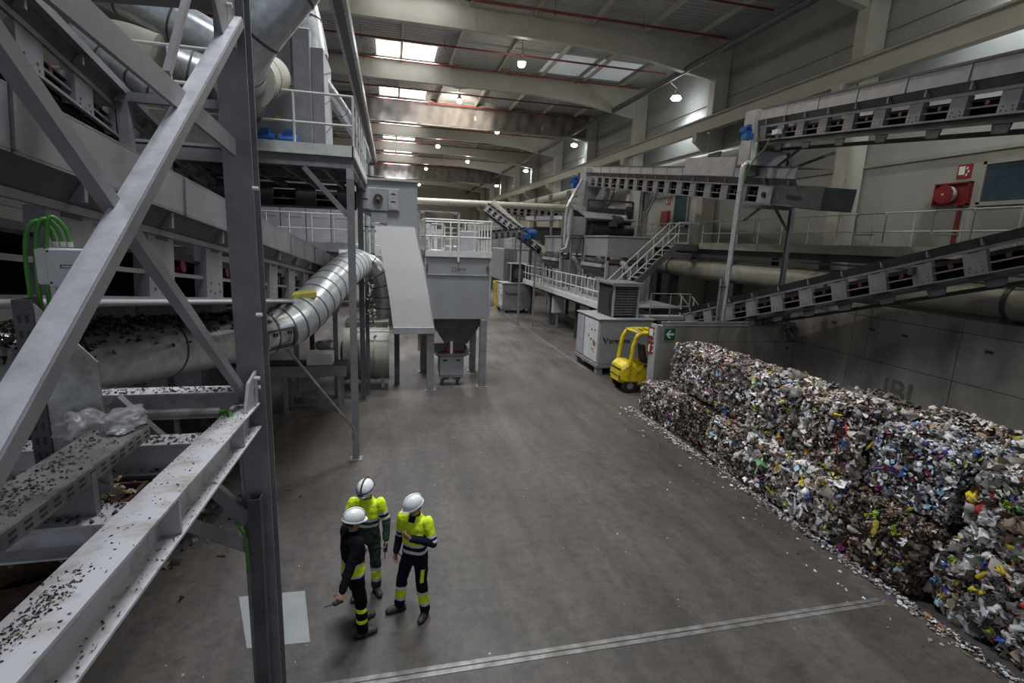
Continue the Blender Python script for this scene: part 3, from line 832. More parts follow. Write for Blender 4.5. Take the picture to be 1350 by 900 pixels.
# R2: lower right conveyor, rising towards the viewer
d2 = V(-.089, .955, -.284).normalized()
q2 = V(12.305, 15.9, 2.76); s2 = q2 - d2 * 13.5; e2 = q2 + d2 * 3.2
c2, P2_, L2_ = conveyor('lower right conveyor sloping down behind the concrete end wall', s2, e2, 1.0, (.995, .09, 0), .62, .46, 1.12, .2, 0, group=None, first=.3)
m = MB(); m.bar(P2_(0, .1, -.06), P2_(L2_ - 4, .1, -.06), .06, .12); m.bar(P2_(0, .9, -.22), P2_(L2_ - 4, .9, -.22), .06, .1); m.build('underside_truss', 'steeld', c2)
fl = None
for k in range(9):
    if fl is None:
        fl = MB(); fl.add([P2_(0, .1, -.02), P2_(.5, .1, -.02), P2_(.42, .1, -.3), P2_(.08, .1, -.3), P2_(0, .13, -.02), P2_(.5, .13, -.02), P2_(.42, .13, -.3), P2_(.08, .13, -.3)], [(0, 1, 2, 3), (7, 6, 5, 4), (0, 4, 5, 1), (3, 2, 6, 7), (1, 5, 6, 2), (0, 3, 7, 4)]); fl = fl.build('underside_bracket', 'steeld', c2); fl.location = d2 * 3.2
    else: share(fl, c2, d2 * (3.2 + 1.2 * k))
MB().box(-.07, .07, -.05, .05, 0, .2).build('switch', 'steeld', c2, loc=(0, 0, 0)).location = P2_(7.45, -.08, .3)

# galvanised pole on the end wall
pg = thing('galvanised_pole', 'tall galvanised steel pole standing on the concrete end wall', 'pole', (11.42, 15.6, 2.7))
MB().tube([(0, 0, .02), (.1, 0, 5.15), (.14, 0, 5.35), (.3, 0, 5.42)], .09, 12, smooth=1).build('pole', 'galv', pg, smooth=1.0)
MB().box(-.24, -.12, -.05, .05, 0, 1.5).build('guide_channel', 'galvd', pg)
MB().box(-.25, .12, -.1, .1, 0, .03).build('foot_plate', 'steeld', pg); MB().box(-.26, .12, -.07, .07, 1.2, 1.26).build('clamp', 'steeld', pg)

# ================================================================ WALKWAY AND WALL FITTINGS ON THE RIGHT
wk = thing('wall_walkway', 'long raised walkway with rails along the right wall', 'walkway', (0, 0, 0))
MB().box(14.55, 17.1, -2, 42, 5.3, 5.38).build('deck', 'steell', wk)
MB().box(14.5, 14.56, -2, 22.2, 5.2, 5.5).box(14.5, 14.56, 23.2, 42, 5.2, 5.5).build('fascia', 'cream', wk)
MB().ibeam((14.75, -2, 5.1), (14.75, 42, 5.1), .12, .3).ibeam((16.5, -2, 5.1), (16.5, 42, 5.1), .12, .3).bar((14.6, -2, 4.86), (14.6, 42, 4.86), .08, .06).build('long_beam', 'steeld', wk)
railing(wk, [(14.55, -1, 5.38), (14.55, 22.1, 5.38)], 1.1, 1.25, 'rail', .026, 1, 0)
railing(wk, [(14.55, 23.3, 5.38), (14.55, 42, 5.38)], 1.1, 1.25, 'rail', .026, 1, 0)
for y in (10.2, 12.6, 18.3):                       # access gates in the rail
    g = MB().tube([(14.4, y, 5.6), (14.4, y, 6.4), (14.4, y + .05, 6.47), (14.4, y + .95, 6.47), (14.4, y + 1, 6.4), (14.4, y + 1, 5.9), (14.4, y + .95, 5.83), (14.4, y + .3, 5.83)], .022, 6)
    g.build('gate', 'raild', wk)
for y in YB[1:6]: post(wk, (15.6, y + 1, 0), (15.6, y + 1, 5.0), .2, 'steeld')
pp = thing('large_pipe', 'big pale round pipe running under the right walkway', 'pipe', (15.05, 0, 4.20))
MB().cyl((0, -3, 0), (0, 44, 0), .45, 28).build('pipe', 'cream', pp, smooth=.6)
cl_ = None
for y in (4, 9.3, 14.6, 19.9, 25.2, 30.5):
    if cl_ is None: cl_ = MB().cyl((0, -.06, 0), (0, .06, 0), .475, 28).build('flange', 'steeld', pp, smooth=.6); cl_.location = (0, y, 0)
    else: share(cl_, pp, (0, y, 0))
    MB().box(-.2, .3, y - .12, y + .12, -1.6, -.43).build('pipe_saddle', 'steeld', pp)
dk = thing('wall_duct', 'cream round duct running along the right wall beneath the crane beam', 'duct', (16.4, 0, 9.75))
MB().cyl((0, 21.5, 0), (0, 80, 0), .42, 20).build('duct', 'cream', dk, smooth=.6)
bn = None
for k in range(10):
    if bn is None: bn = MB().box(-.46, -.1, -.5, .5, -.2, .25).build('vent_grille', 'steeld', dk); bn.location = (0, 24, 0)
    else: share(bn, dk, (0, 24 + 5.5 * k, 0))
# hose reel cabinet
hc = thing('hose_cabinet', 'open red fire hose cabinet on the right wall beside the dark window', 'cabinet', (17.995, 13.5, 7.28))
MB().box(-.16, 0, -.55, .55, -.36, -.32).box(-.16, 0, -.55, .55, .32, .36).box(-.16, 0, .5, .55, -.36, .36).box(-.16, 0, -.55, -.5, -.36, .36).box(-.02, 0, -.5, .5, -.34, .34).build('box', 'red', hc)
MB().cyl((-.26, .16, 0), (-.22, .16, 0), .30, 28).build('reel', 'red', hc)
MB().cyl((-.22, .12, 0), (-.06, .12, 0), .27, 28).build('hose', 'white', hc)
MB().cyl((-.28, .16, 0), (-.26, .16, 0), .03, 10).build('hub', 'signwhite', hc)
MB().box(-.05, -.01, -.35, -.22, -1.9, -.36).build('pipe_cover', 'redpipe', hc)
fire_sign((17.995, 13.3, 7.98), (-1, 0, 0), (0, -1, 0), 'red fire hose sign on the right wall above the open hose cabinet', True, .22)
wq = struct('window_3', MB().box(17.9, 17.98, 6.0, 12.6, 6.98, 8.1), 'glassd')
MB().box(17.86, 17.99, 5.95, 12.7, 8.1, 8.22).box(17.86, 17.99, 5.95, 12.7, 6.86, 6.98).box(17.86, 17.99, 12.6, 12.72, 6.9, 8.2).box(17.86, 17.99, 9.3, 9.38, 6.9, 8.2).build('frame', 'raild', wq)
wq = struct('window_4', MB().box(17.9, 17.98, 29.1, 30.6, 6.6, 8.5), 'glassd')
MB().box(17.86, 17.99, 29.0, 30.7, 8.5, 8.6).box(17.86, 17.99, 29.0, 30.7, 6.5, 6.6).box(17.86, 17.99, 30.6, 30.7, 6.5, 8.6).box(17.86, 17.99, 29.0, 29.1, 6.5, 8.6).build('frame', 'raild', wq)
ec = thing('hose_cabinet', 'small closed red fire cabinet on the far right wall', 'cabinet', (17.94, 31.7, 7.1))
MB().box(-.1, .06, -.5, .5, -.5, .5).build('box', 'red', ec, bevel=.02); MB().box(-.12, -.1, -.42, .42, -.42, .42).build('door', 'red', ec)
fire_sign((17.995, 31.6, 8.3), (-1, 0, 0), (0, -1, 0), 'red fire sign on the far right wall above the closed cabinet', False, .3)

# stairs up to the walkway
st = thing('staircase', 'steel staircase with pale rails climbing from machine platform to wall walkway', 'staircase', (0, 0, 0))
A = V(10.3, 22.3, 2.5); B = V(14.3, 22.3, 5.4)
for y, nm in ((22.3, 'stringer'), (23.2, 'stringer')):
    MB().bar((A.x, y, A.z - .1), (B.x - .9, y, B.z - .1), .05, .28).build(nm, 'steeld', st)
tm = None
NS = 13
for k in range(NS):
    x = A.x + (B.x - .9 - A.x) * (k + .5) / NS; z = A.z + (B.z - A.z) * (k + .5) / NS
    if tm is None: tm = MB().box(-.13, .13, 0, .9, -.02, .02).build('tread', 'steell', st); tm.location = (x, 22.3, z)
    else: share(tm, st, (x, 22.3, z))
for y in (22.3, 23.2):
    m = MB()
    for h in (1.0, .5): m.cyl((A.x, y, A.z + h), (B.x - .9, y, B.z + h), .024, 6)
    m.cyl((B.x - .9, y, B.z + 1.0), (14.5, y, B.z + 1.0), .024, 6)
    m.build('handrail', 'rail', st)
    for k in range(5):
        t_ = k / 4; MB().cyl((A.x + (B.x - .9 - A.x) * t_, y, A.z + (B.z - A.z) * t_ - .1), (A.x + (B.x - .9 - A.x) * t_, y, A.z + (B.z - A.z) * t_ + 1.0), .024, 6).build('baluster', 'rail', st)
MB().box(13.3, 14.5, 22.3, 23.2, 5.32, 5.38).box(13.3, 14.5, 22.25, 22.3, 5.1, 5.4).build('landing', 'steeld', st)

# lower short flight with landing
s2_ = thing('staircase', 'short lower steel stair with pale rails descending behind the lower conveyor', 'staircase', (0, 0, 0))
MB().box(11.0, 13.2, 20.0, 21.2, 2.05, 2.12).build('landing', 'steell', s2_)
for y in (20.0, 21.0):
    MB().bar((13.2, y, 2.0), (15.0, y, .2), .05, .25).build('stringer', 'steeld', s2_)
    MB().cyl((13.0, y, 3.1), (14.9, y, 1.2), .024, 6).cyl((13.0, y, 2.6), (14.9, y, .7), .02, 6).build('handrail', 'rail', s2_)
    for k in range(4): MB().cyl((13.1 + .55 * k, y, 2.0 - .55 * k), (13.1 + .55 * k, y, 3.05 - .55 * k), .022, 6).build('baluster', 'rail', s2_)
tm = None
for k in range(7):
    if tm is None: tm = MB().box(-.12, .12, 0, 1, -.02, .02).build('tread', 'steell', s2_); tm.location = (13.3, 20, 1.85)
    else: share(tm, s2_, (13.3 + .24 * k, 20, 1.85 - .25 * k))
railing(s2_, [(11.0, 20.0, 2.12), (12.9, 20.0, 2.12)], 1.1, .95, 'raild', .022, 1, .1)

# ================================================================ MACHINE PLATFORM ON THE RIGHT
pf = thing('machine_platform', 'long raised steel platform with pale guard rail beside the driving lane', 'platform', (0, 0, 0))
MB().box(9.55, 13.4, 21.4, 38.5, 2.4, 2.46).build('deck', 'steell', pf)
MB().box(9.5, 9.56, 21.35, 38.5, 2.22, 2.5).box(9.5, 10.2, 21.34, 21.4, 2.22, 2.5).build('fascia', 'rail', pf)
MB().ibeam((10.1, 21.4, 2.15), (10.1, 38.5, 2.15), .14, .36).ibeam((12.9, 21.4, 2.15), (12.9, 38.5, 2.15), .14, .36).build('long_beam', 'steeld', pf)
railing(pf, [(9.55, 21.4, 2.46), (9.55, 38.4, 2.46), (11.5, 38.4, 2.46)], 1.1, .8, 'rail', .032, 1, .1)
for y in (21.8, 26.5, 31.2, 36.0):
    for x in (10.12, 12.9): post(pf, (x, y, 0), (x, y, 2.0), .18, 'steeld')


def sorter(loc, label, w_=2.4, l=3.0):
    """optical sorting machine: lower cabinet with dark slot, frame and hopper box"""
    t = thing('sorting_machine', label, 'machine', loc)
    MB().box(0, w_, 0, l, 0, 1.75).build('cabinet', 'machine', t, bevel=.03)
    MB().box(-.04, 0, .2, l - .2, .1, 1.1).build('door_row', 'steell', t, bevel=.01)
    for k in range(3): MB().box(-.07, -.04, .3 + k * .85, 1.08 + k * .85, .15, 1.05).build('door', 'steell', t, bevel=.01)
    MB().box(-.25, .02, .1, l - .1, 1.42, 1.62).build('slot_hood', 'letter', t)
    MB().box(-.3, .0, .1, l - .1, 1.62, 1.78).build('name_panel', 'steell', t)
    MB().box(.3, w_ - .2, -.02, 0, .2, .9).build('end_cover', 'steell', t)
    MB().add([(-.1, -.1, 2.15), (w_ + .2, -.1, 2.15), (w_ + .2, l + .1, 2.15), (-.1, l + .1, 2.15), (-.1, -.1, 3.15), (w_ + .2, -.1, 3.15), (w_ + .2, l + .1, 3.15), (-.1, l + .1, 3.15)],
             [(0, 3, 2, 1), (4, 5, 6, 7), (0, 1, 5, 4), (1, 2, 6, 5), (2, 3, 7, 6), (3, 0, 4, 7)]).build('hopper_box', 'machine', t, bevel=.02)
    MB().box(-.16, w_ + .26, -.16, l + .16, 3.15, 3.22).build('hopper_rim', 'steell', t)
    for x in (-.06, w_): 
        for y in (-.06, l): MB().box(x - .07, x + .07, y - .07, y + .07, 0, 2.15).build('frame_post', 'steell', t)
    MB().box(-.12, w_ + .1, -.12, -.02, 1.9, 2.05).box(-.14, -.02, -.1, l + .1, 1.9, 2.05).build('frame_beam', 'steeld', t)
    MB().tube([(-.25, .9, .5), (-.3, .9, 1.05), (-.3, 1.3, 1.2), (-.3, 1.9, 1.1), (-.25, 1.9, .5)], .07, 8, smooth=1).build('hose', 'black', t)
    MB().tube([(w_ * .3, -.15, 1.9), (w_ * .35, -.35, 1.8), (w_ * .5, -.4, 1.2), (w_ * .5, -.35, .5)], .14, 10, smooth=1).build('exhaust_hose', 'steell', t)
    MB().box(-.1, .1, -.13, .0, 1.98, 2.14).build('red_marker', 'red', t)
    return t


sorter((10.6, 24.0, 2.46), 'grey sorting machine with hopper on the platform, nearer of the two', 2.3, 3.0)
sorter((10.6, 31.2, 2.46), 'grey sorting machine with hopper on the platform, farther of the two', 2.3, 3.4)
# screen machine above
sm = thing('vibrating_screen', 'dark cluttered screening machine standing above the nearer sorting machine', 'machine', (11.0, 28.2, 5.7))
MB().box(0, 2.8, 0, .25, -.6, 1.6).build('side_frame', 'steeld', sm); MB().box(0, 2.8, 3.0, 3.25, -.6, 1.6).build('side_frame', 'steeld', sm)
MB().add([(0, -.4, .85), (2.8, -.4, .85), (2.8, 2.8, 1.8), (0, 2.8, 1.8), (0, -.4, .95), (2.8, -.4, .95), (2.8, 2.8, 1.9), (0, 2.8, 1.9)], [(0, 3, 2, 1), (4, 5, 6, 7), (0, 1, 5, 4), (1, 2, 6, 5), (2, 3, 7, 6), (3, 0, 4, 7)]).build('screen_deck', 'steel', sm)
MB().cyl((.1, -.5, .3), (2.6, -.5, .3), .35, 14).build('drum', 'black', sm)
MB().add([(-.4, -.7, 1.0), (2.2, -.8, .95), (2.3, -.2, 1.25), (-.3, -.1, 1.35), (-.4, -.7, .95), (2.2, -.8, .9), (2.3, -.2, 1.2), (-.3, -.1, 1.3)], [(0, 1, 2, 3), (7, 6, 5, 4), (0, 4, 5, 1), (2, 6, 7, 3), (1, 5, 6, 2), (3, 7, 4, 0)]).build('flap', 'steell', sm)
MB().box(-1.1, -.3, -.6, .3, 0, 1.0).box(-1.2, -1.1, -.8, -.1, .2, 1.2).build('drive_box', 'steell', sm, bevel=.02)
MB().lathe([(.8, 2.4), (.75, 2.1), (.4, 1.5), (.35, 1.3)], (1.4, 2.4, -.2), 18).build('funnel', 'steel', sm, smooth=.6)
MB().tube([(-1.5, -.6, -.6), (-1.5, -.6, 1.4), (-1.3, -.6, 1.8), (-.6, -.4, 3.0)], .09, 8, smooth=1).tube([(-1.9, -1.2, -.9), (-1.4, -.9, -.7), (-1.3, -.9, 1.4)], .09, 8, smooth=1).build('pipe', 'galv', sm)
mo = motor(sm, (1.2, -1.0, .9), .2, .5, (1, 0, 0), 'steeld'); motor(sm, (2.2, -.6, 1.5), .16, .4, (0, -1, 0), 'steeld')
MB().bar((0, 0, 1.0), (0, 0, 2.0), .1, .1).bar((2.8, 0, 1.0), (2.8, 0, 2.0), .1, .1).bar((0, 0, 2.0), (2.8, 0, 2.0), .1, .1).bar((0, 0, 1.2), (1.4, 0, 1.9), .07, .07).build('upper_frame', 'steeld', sm)
for x in (.1, 2.7):
    for y in (.1, 3.1): post(sm, (x, y, -3.24), (x, y, -.6), .14, 'steeld')
s3 = thing('vibrating_screen', 'dark transfer machine with pipes above the farther sorting machine', 'machine', (9.9, 35.6, 5.0))
MB().box(0, 2.4, 0, 1.6, 0, 1.3).build('housing', 'steeld', s3, bevel=.04)
MB().add([(-.6, -.4, 1.7), (2.6, -.5, 1.9), (2.7, .6, 2.2), (-.5, .7, 2.0), (-.6, -.4, 1.6), (2.6, -.5, 1.8), (2.7, .6, 2.1), (-.5, .7, 1.9)], [(0, 1, 2, 3), (7, 6, 5, 4), (0, 4, 5, 1), (2, 6, 7, 3), (1, 5, 6, 2), (3, 7, 4, 0)]).build('tilted_deck', 'steel', s3)
MB().tube([(1.2, -.3, 2.9), (1.2, -.3, .3), (1.7, -.3, -.2), (2.1, -.3, -.2)], .12, 8, smooth=1).build('pipe', 'galvd', s3)
motor(s3, (-.3, -.2, .5), .25, .6, (-1, 0, 0)); MB().bar((0, -.2, 0), (0, -.2, 2.6), .1, .1).bar((2.4, -.2, 0), (2.4, -.2, 2.6), .1, .1).bar((0, -.2, 2.6), (2.4, -.2, 2.6), .1, .1).build('upper_frame', 'steeld', s3)
for x in (.1, 2.3): post(s3, (x, .8, -2.54), (x, .8, 0), .14, 'steeld')
# ladder tower between the two
lt = thing('access_ladder', 'slim grey ladder tower between the two sorting machines', 'ladder', (10.3, 28.6, 2.46))
for x, y in ((0, 0), (.7, 0)): MB().bar((x, y, 0), (x, y, 3.0), .09, .09).build('stile', 'steel', lt)
rg = None
for k in range(9):
    if rg is None: rg = MB().cyl((0, 0, 0), (.7, 0, 0), .02, 6).build('rung', 'steel', lt); rg.location = (0, 0, .3)
    else: share(rg, lt, (0, 0, .3 + .3 * k))


def hyd_cabinet(loc, sx, sy, sz, label, louvre=True):
    t = thing('power_cabinet', label, 'cabinet', loc)
    MB().box(0, sx, 0, sy, .38, sz).build('body', 'machine', t, bevel=.02)
    MB().box(-.05, sx + .05, -.05, sy + .05, sz, sz + .06).build('lid', 'steell', t, bevel=.01)
    MB().box(-.06, sx + .06, -.06, sy + .06, .3, .42).build('base_frame', 'steel', t)
    for x in (.1, sx - .1):
        for y in (.1, sy - .1): MB().box(x - .12, x + .12, y - .12, y + .12, 0, .3).build('foot', 'steel', t)
    MB().box(-.03, 0, .12, sy * .62, .5, sz - .08).build('control_door', 'white', t, bevel=.005)
    MB().box(-.03, 0, sy * .66, sy - .06, .5, sz - .08).build('side_door', 'steell', t, bevel=.005)
    g = MB()
    for y, z, a, b in ((.35, 1.75, .1, .06), (.7, 1.72, .06, .08), (.4, 1.3, .14, .05), (.75, 1.3, .07, .09), (.45, .95, .05, .05), (.6, .95, .05, .05), (.35, .85, .05, .05), (1.0, 1.4, .05, .12)):
        if y < sy * .6: g.box(-.045, -.03, y, y + a, z, z + b)
    g.build('push_button', 'letter', t)
    MB().box(-.05, -.03, .3, .52, 1.15, 1.3).build('warning_label', 'orange', t)
    for k, (a, b) in enumerate(((.04, sx * .42), (sx * .43, sx * .7), (sx * .71, sx - .04))):
        MB().box(a, b, -.02, 0, .46, sz - .04).build('panel_door', 'machine', t, bevel=.005)
    tx = add_text('presona', .25, (.42, -.03, 1.34), (1, 0, 0), (0, 0, 1), 'letter', t, sx=1.15)
    MB().add([(.12, -.032, 1.55), (.2, -.032, 1.55), (.3, -.032, 1.4), (.3, -.032, 1.3), (.24, -.032, 1.3), (.24, -.032, 1.38)], [(0, 1, 2, 5), (5, 2, 3, 4)]).add([(.4, -.032, 1.52), (.34, -.032, 1.52), (.3, -.032, 1.42), (.34, -.032, 1.4)], [(0, 1, 2, 3)]).build('logo_mark', 'letter', t)
    return t


c1_ = hyd_cabinet((8.13, 18.64, 0), 2.35, 2.5, 2.25, 'large grey power cabinet with dark lettering beside the yellow forklift')
hyd_cabinet((7.95, 36.2, 0), 2.2, 1.9, 2.15, 'small distant grey power cabinet with dark lettering at the lane side')
lv = thing('cooler_box', 'dark louvred cooler box standing on the large grey power cabinet', 'cooler', (8.75, 19.0, 2.31))
MB().box(0, 1.15, 0, 1.5, .05, 1.3).build('housing', 'dark', lv)
for x in (.03, 1.12):
    for y in (0, 1.5): MB().box(x - .04, x + .04, y - .05, y + .03, 0, 1.34).build('corner_post', 'steell', lv)
MB().box(-.1, 1.28, -.12, 1.7, 1.34, 1.42).box(-.1, 1.28, -.14, -.12, 1.28, 1.42).build('roof', 'steel', lv)
sl = None
for k in range(11):
    if sl is None: sl = MB(); sl.add([(.08, -.03, 0), (1.07, -.03, 0), (1.07, .0, .07), (.08, .0, .07), (.08, -.02, -.01), (1.07, -.02, -.01), (1.07, .01, .06), (.08, .01, .06)], [(0, 1, 2, 3), (7, 6, 5, 4), (0, 4, 5, 1), (2, 6, 7, 3), (1, 5, 6, 2), (3, 7, 4, 0)]); sl = sl.build('louvre', 'steeld', lv); sl.location = (0, 0, .1)
    else: share(sl, lv, (0, 0, .1 + .108 * k))
MB().tube([(-.05, .0, .1), (-.15, 0, .5), (-.1, 0, 1.1), (0, 0, 1.2)], .03, 6, smooth=2).build('cable', 'black', lv)
l2 = thing('cooler_box', 'small dark fan box standing on the distant power cabinet', 'cooler', (8.6, 36.6, 2.21))
MB().box(0, 1.3, 0, 1.2, .05, 1.35).build('housing', 'dark', l2); MB().box(-.05, 1.35, -.05, 1.25, 1.35, 1.42).box(-.05, .03, -.05, .03, 0, 1.35).box(1.27, 1.35, -.05, .03, 0, 1.35).build('frame', 'steell', l2)
MB().cyl((.65, -.05, .65), (.65, 0, .65), .4, 20).build('fan_ring', 'steeld', l2); MB().cyl((.65, -.08, .65), (.65, -.05, .65), .12, 12).build('fan_hub', 'steell', l2)
bxx = thing('switch_box', 'small pale switch box on a post under the machine platform', 'switch box', (9.7, 29.6, 0))
MB().box(0, .7, 0, .3, .95, 2.0).build('box', 'white', bxx, bevel=.02); MB().box(.3, .4, .05, .2, 0, .95).build('post', 'steel', bxx)
MB().box(.06, .64, -.015, 0, 1.0, 1.95).build('door', 'white', bxx)
yb = thing('yellow_guard', 'small yellow barrier beside the distant power cabinet', 'barrier', (7.85, 38.5, 0))
MB().box(0, .2, 0, .2, 0, 2.2).build('post', 'yellow', yb); MB().box(0, .2, .2, 1.0, 1.9, 2.1).build('bar', 'yellow', yb)

# forklift (rear end showing)
fk = thing('forklift', 'yellow forklift truck parked half behind the concrete end wall', 'forklift', (8.0, 16.6, 0))
def sec(x, hw, z0, z1, r=.12):
    return [(x, -hw, z0 + r), (x, -hw, z1 - r), (x, -hw + r, z1), (x, hw - r, z1), (x, hw, z1 - r), (x, hw, z0 + r), (x, hw - r, z0), (x, -hw + r, z0)]
m = MB(); ss = [sec(-.06, .36, .42, .82), sec(.0, .48, .36, .98), sec(.2, .55, .33, 1.12), sec(.5, .56, .33, 1.1), sec(.62, .56, .33, .98)]
vs = [p for s_ in ss for p in s_]; fs = [(i * 8 + j, i * 8 + (j + 1) % 8, (i + 1) * 8 + (j + 1) % 8, (i + 1) * 8 + j) for i in range(4) for j in range(8)] + [tuple(range(8)), tuple(range(32, 40))]
m.add(vs, fs); m.build('counterweight', 'yellow', fk, bevel=.02)
MB().box(-.08, .1, -.4, .4, .86, .89).box(-.075, .1, -.44, .44, .60, .625).build('counterweight_groove', 'letter', fk)
m = MB()
for y in (-.55, .55):
    pl_ = [(.62, .33), (2.3, .33), (2.3, .72), (1.7, .72), (1.25, 1.0), (.62, 1.02)]
    vs = [(a, y - .02 * (1 if y > 0 else -1), b) for a, b in pl_] + [(a, y, b) for a, b in pl_]
    m.add(vs, [tuple(range(6)), tuple(range(11, 5, -1))] + [(i, (i + 1) % 6, 6 + (i + 1) % 6, 6 + i) for i in range(6)])
m.build('side_panel', 'yellow', fk)
MB().box(.62, 2.2, -.53, .53, .3, .7).build('chassis', 'steeld', fk)
m = MB(); pl_ = [(.75, .98), (1.25, .96), (1.75, .66), (1.75, .86), (.8, 1.08)]
m.add([(a, -.575, b) for a, b in pl_] + [(a, -.55, b) for a, b in pl_], [tuple(range(5)), tuple(range(9, 4, -1))] + [(i, (i + 1) % 5, 5 + (i + 1) % 5, 5 + i) for i in range(5)]); m.build('black_step_panel', 'black', fk)
for y, lab in ((-.5, 1), (.5, 2)):
    g = MB().tube([(.28, y, 1.0), (.34, y * .98, 1.75), (.46, y * .94, 2.1), (.66, y * .92, 2.2), (1.9, y * .92, 2.16), (2.3, y * .95, 1.9), (2.45, y, .7)], .075, 8, smooth=2); g.build('guard_pillar', 'yellow', fk, smooth=True)
g = MB()
for x in (.55, .75, 1.0, 1.25, 1.5, 1.75): g.bar((x, -.46, 2.2), (x, .46, 2.2), .05, .03)
g.build('guard_slat', 'yellow', fk)
MB().box(.45, .62, -.46, .46, 2.16, 2.24).build('guard_roof_end', 'yellow', fk, bevel=.02)
m = MB().box(1.0, 1.45, -.25, .25, 1.0, 1.14); m.add([(.95, -.24, 1.1), (1.08, -.24, 1.1), (.95, -.22, 1.72), (.85, -.22, 1.72), (.95, .24, 1.1), (1.08, .24, 1.1), (.95, .22, 1.72), (.85, .22, 1.72)], [(0, 1, 2, 3), (7, 6, 5, 4), (0, 4, 5, 1), (2, 6, 7, 3), (1, 5, 6, 2), (3, 7, 4, 0)])
m.build('seat', 'black', fk, bevel=.03)
MB().tube([(1.75, 0, 1.0), (1.65, 0, 1.35)], .03, 6).cyl((1.62, 0, 1.34), (1.66, 0, 1.37), .17, 16).build('steering_wheel', 'black', fk)
MB().cyl((.5, -.35, 2.24), (.5, -.35, 2.32), .05, 8).build('work_light', 'white', fk)
for x, y in ((.34, -.52), (.34, .36), (2.1, -.54), (2.1, .38)):
    wgrp = MB().lathe([(.13, 0), (.25, .0), (.27, .03), (.27, .13), (.25, .16), (.13, .16)], (x, y, .27), 20, axis='y').build('tyre', 'black', fk, smooth=.7)
    MB().lathe([(.0, -.0), (.12, -.005), (.13, .03), (.13, .14), (.0, .15)], (x, y, .27), 16, axis='y').build('wheel_hub', 'steel', wgrp)

# ================================================================ LEFT FOREGROUND FRAME
sf = thing('steel_column', 'big grey steel column with beam and crossing braces in the left foreground', 'frame', (-1.05, 4.2, 0))
sf.location = (0, 0, 0)
MB().ibeam((-1.05, 4.2, 0), (-1.05, 4.2, 9.0), .19, .19, .012, (0, 1, 0)).build('column', 'steel', sf)
MB().box(-1.22, -.88, 4.02, 4.38, 0, .025).build('base_plate', 'steel', sf)
b0 = V(-1.08, 4.1, 3.80); b1 = V(-.93, .7, 4.08)
MB().ibeam(b0, b1, .18, .20, .012).build('beam', 'beam', sf)
for t_ in (.16, .52, .86):
    p = b0.lerp(b1, t_); MB().box(p.x - .085, p.x + .085, p.y - .006, p.y + .006, p.z - .09, p.z + .09).build('stiffener', 'beam', sf)
MB().bar((-1.0, 4.06, 6.59), (-.97, 1.0, 4.34), .086, .010, (0, 0, 1)).build('bright_brace', 'brace', sf)
MB().bar((-.952, 4.06, 6.56), (-.922, 1.0, 4.31), .008, .05, (0, 0, 1)).build('brace_flange', 'steel', sf)
MB().bar((-1.0, 1.2, 6.08), (-1.08, 4.0, 4.0), .05, .06, (0, 0, 1)).build('lower_brace', 'steel', sf)
MB().bar((-.95, 1.3, 5.93), (-1.05, 4.05, 5.76), .02, .115, (0, 0, 1)).build('upper_brace', 'steel', sf)
MB().ibeam((-2.6, 4.1, 6.66), (-1.12, 4.1, 6.74), .2, .16, .012).build('top_beam', 'steel', sf)
MB().bar((-1.06, 3.43, 6.5), (-1.05, 2.98, 5.93), .03, .035).build('short_strut', 'steel', sf)
g = MB(); g.add([(-1.0, 4.08, 3.9), (-1.0, 4.08, 4.16), (-1.0, 3.86, 4.12), (-1.0, 3.74, 3.93), (-1.02, 4.08, 3.9), (-1.02, 4.08, 4.16), (-1.02, 3.86, 4.12), (-1.02, 3.74, 3.93)], [(0, 1, 2, 3), (7, 6, 5, 4), (0, 4, 5, 1), (1, 5, 6, 2), (2, 6, 7, 3), (3, 7, 4, 0)])
g.build('gusset', 'steell', sf)
g = MB(); g.add([(-1.0, 4.08, 6.85), (-1.0, 4.08, 6.4), (-1.0, 3.8, 6.35), (-1.0, 3.5, 6.7), (-1.02, 4.08, 6.85), (-1.02, 4.08, 6.4), (-1.02, 3.8, 6.35), (-1.02, 3.5, 6.7)], [(0, 1, 2, 3), (7, 6, 5, 4), (0, 4, 5, 1), (1, 5, 6, 2), (2, 6, 7, 3), (3, 7, 4, 0)])
g.build('gusset', 'steel', sf)
bo = None
for loc in ((-.98, 4.0, 4.05), (-.98, 4.0, 4.12), (-.99, 3.9, 6.6), (-.99, 3.7, 6.62), (-.94, 4.0, 4.6), (-.94, 4.1, 5.5)):
    if bo is None: bo = MB().cyl((-.02, 0, 0), (.02, 0, 0), .015, 6).build('bolt', 'rail', sf); bo.location = loc
    else: share(bo, sf, loc)
# knee braces and channel on the lower column
MB().channel((-1.12, 4.05, 2.95), (-1.9, 3.95, 4.0), .08, .09, .01).build('knee_brace', 'steel', sf); MB().channel((-1.12, 4.05, 2.7), (-1.75, 2.9, 3.95), .08, .09, .01).build('knee_brace', 'steel', sf)
MB().channel((-1.08, 4.02, 0), (-1.05, 4.02, 3.15), .09, .10, .008, (0, 1, 0)).build('cable_channel', 'steeld', sf)
MB().tube([(-1.2, 4.02, 2.95), (-1.15, 3.98, 2.9), (-1.12, 3.95, 2.85), (-1.11, 3.95, 2.55)], .014, 6, smooth=1).build('green_cable', 'green', sf)
MB().tube([(-1.16, 4.13, 0), (-1.16, 4.13, 3.6)], .02, 6).build('conduit', 'galvd', sf)
hb_ = MB().ibeam((-2.9, 4.15, 3.90), (-1.1, 4.15, 3.90), .18, .20, .012).build('cross_beam', 'beam', sf)
hb_ = MB().ibeam((-2.8, 3.5, 3.76), (-1.1, 3.5, 3.76), .18, .2, .012).build('cross_beam', 'beam', sf)
hb_ = MB().ibeam((-2.9, 2.55, 3.79), (-1.05, 2.55, 3.79), .2, .16, .010).build('cross_beam', 'beam', sf)
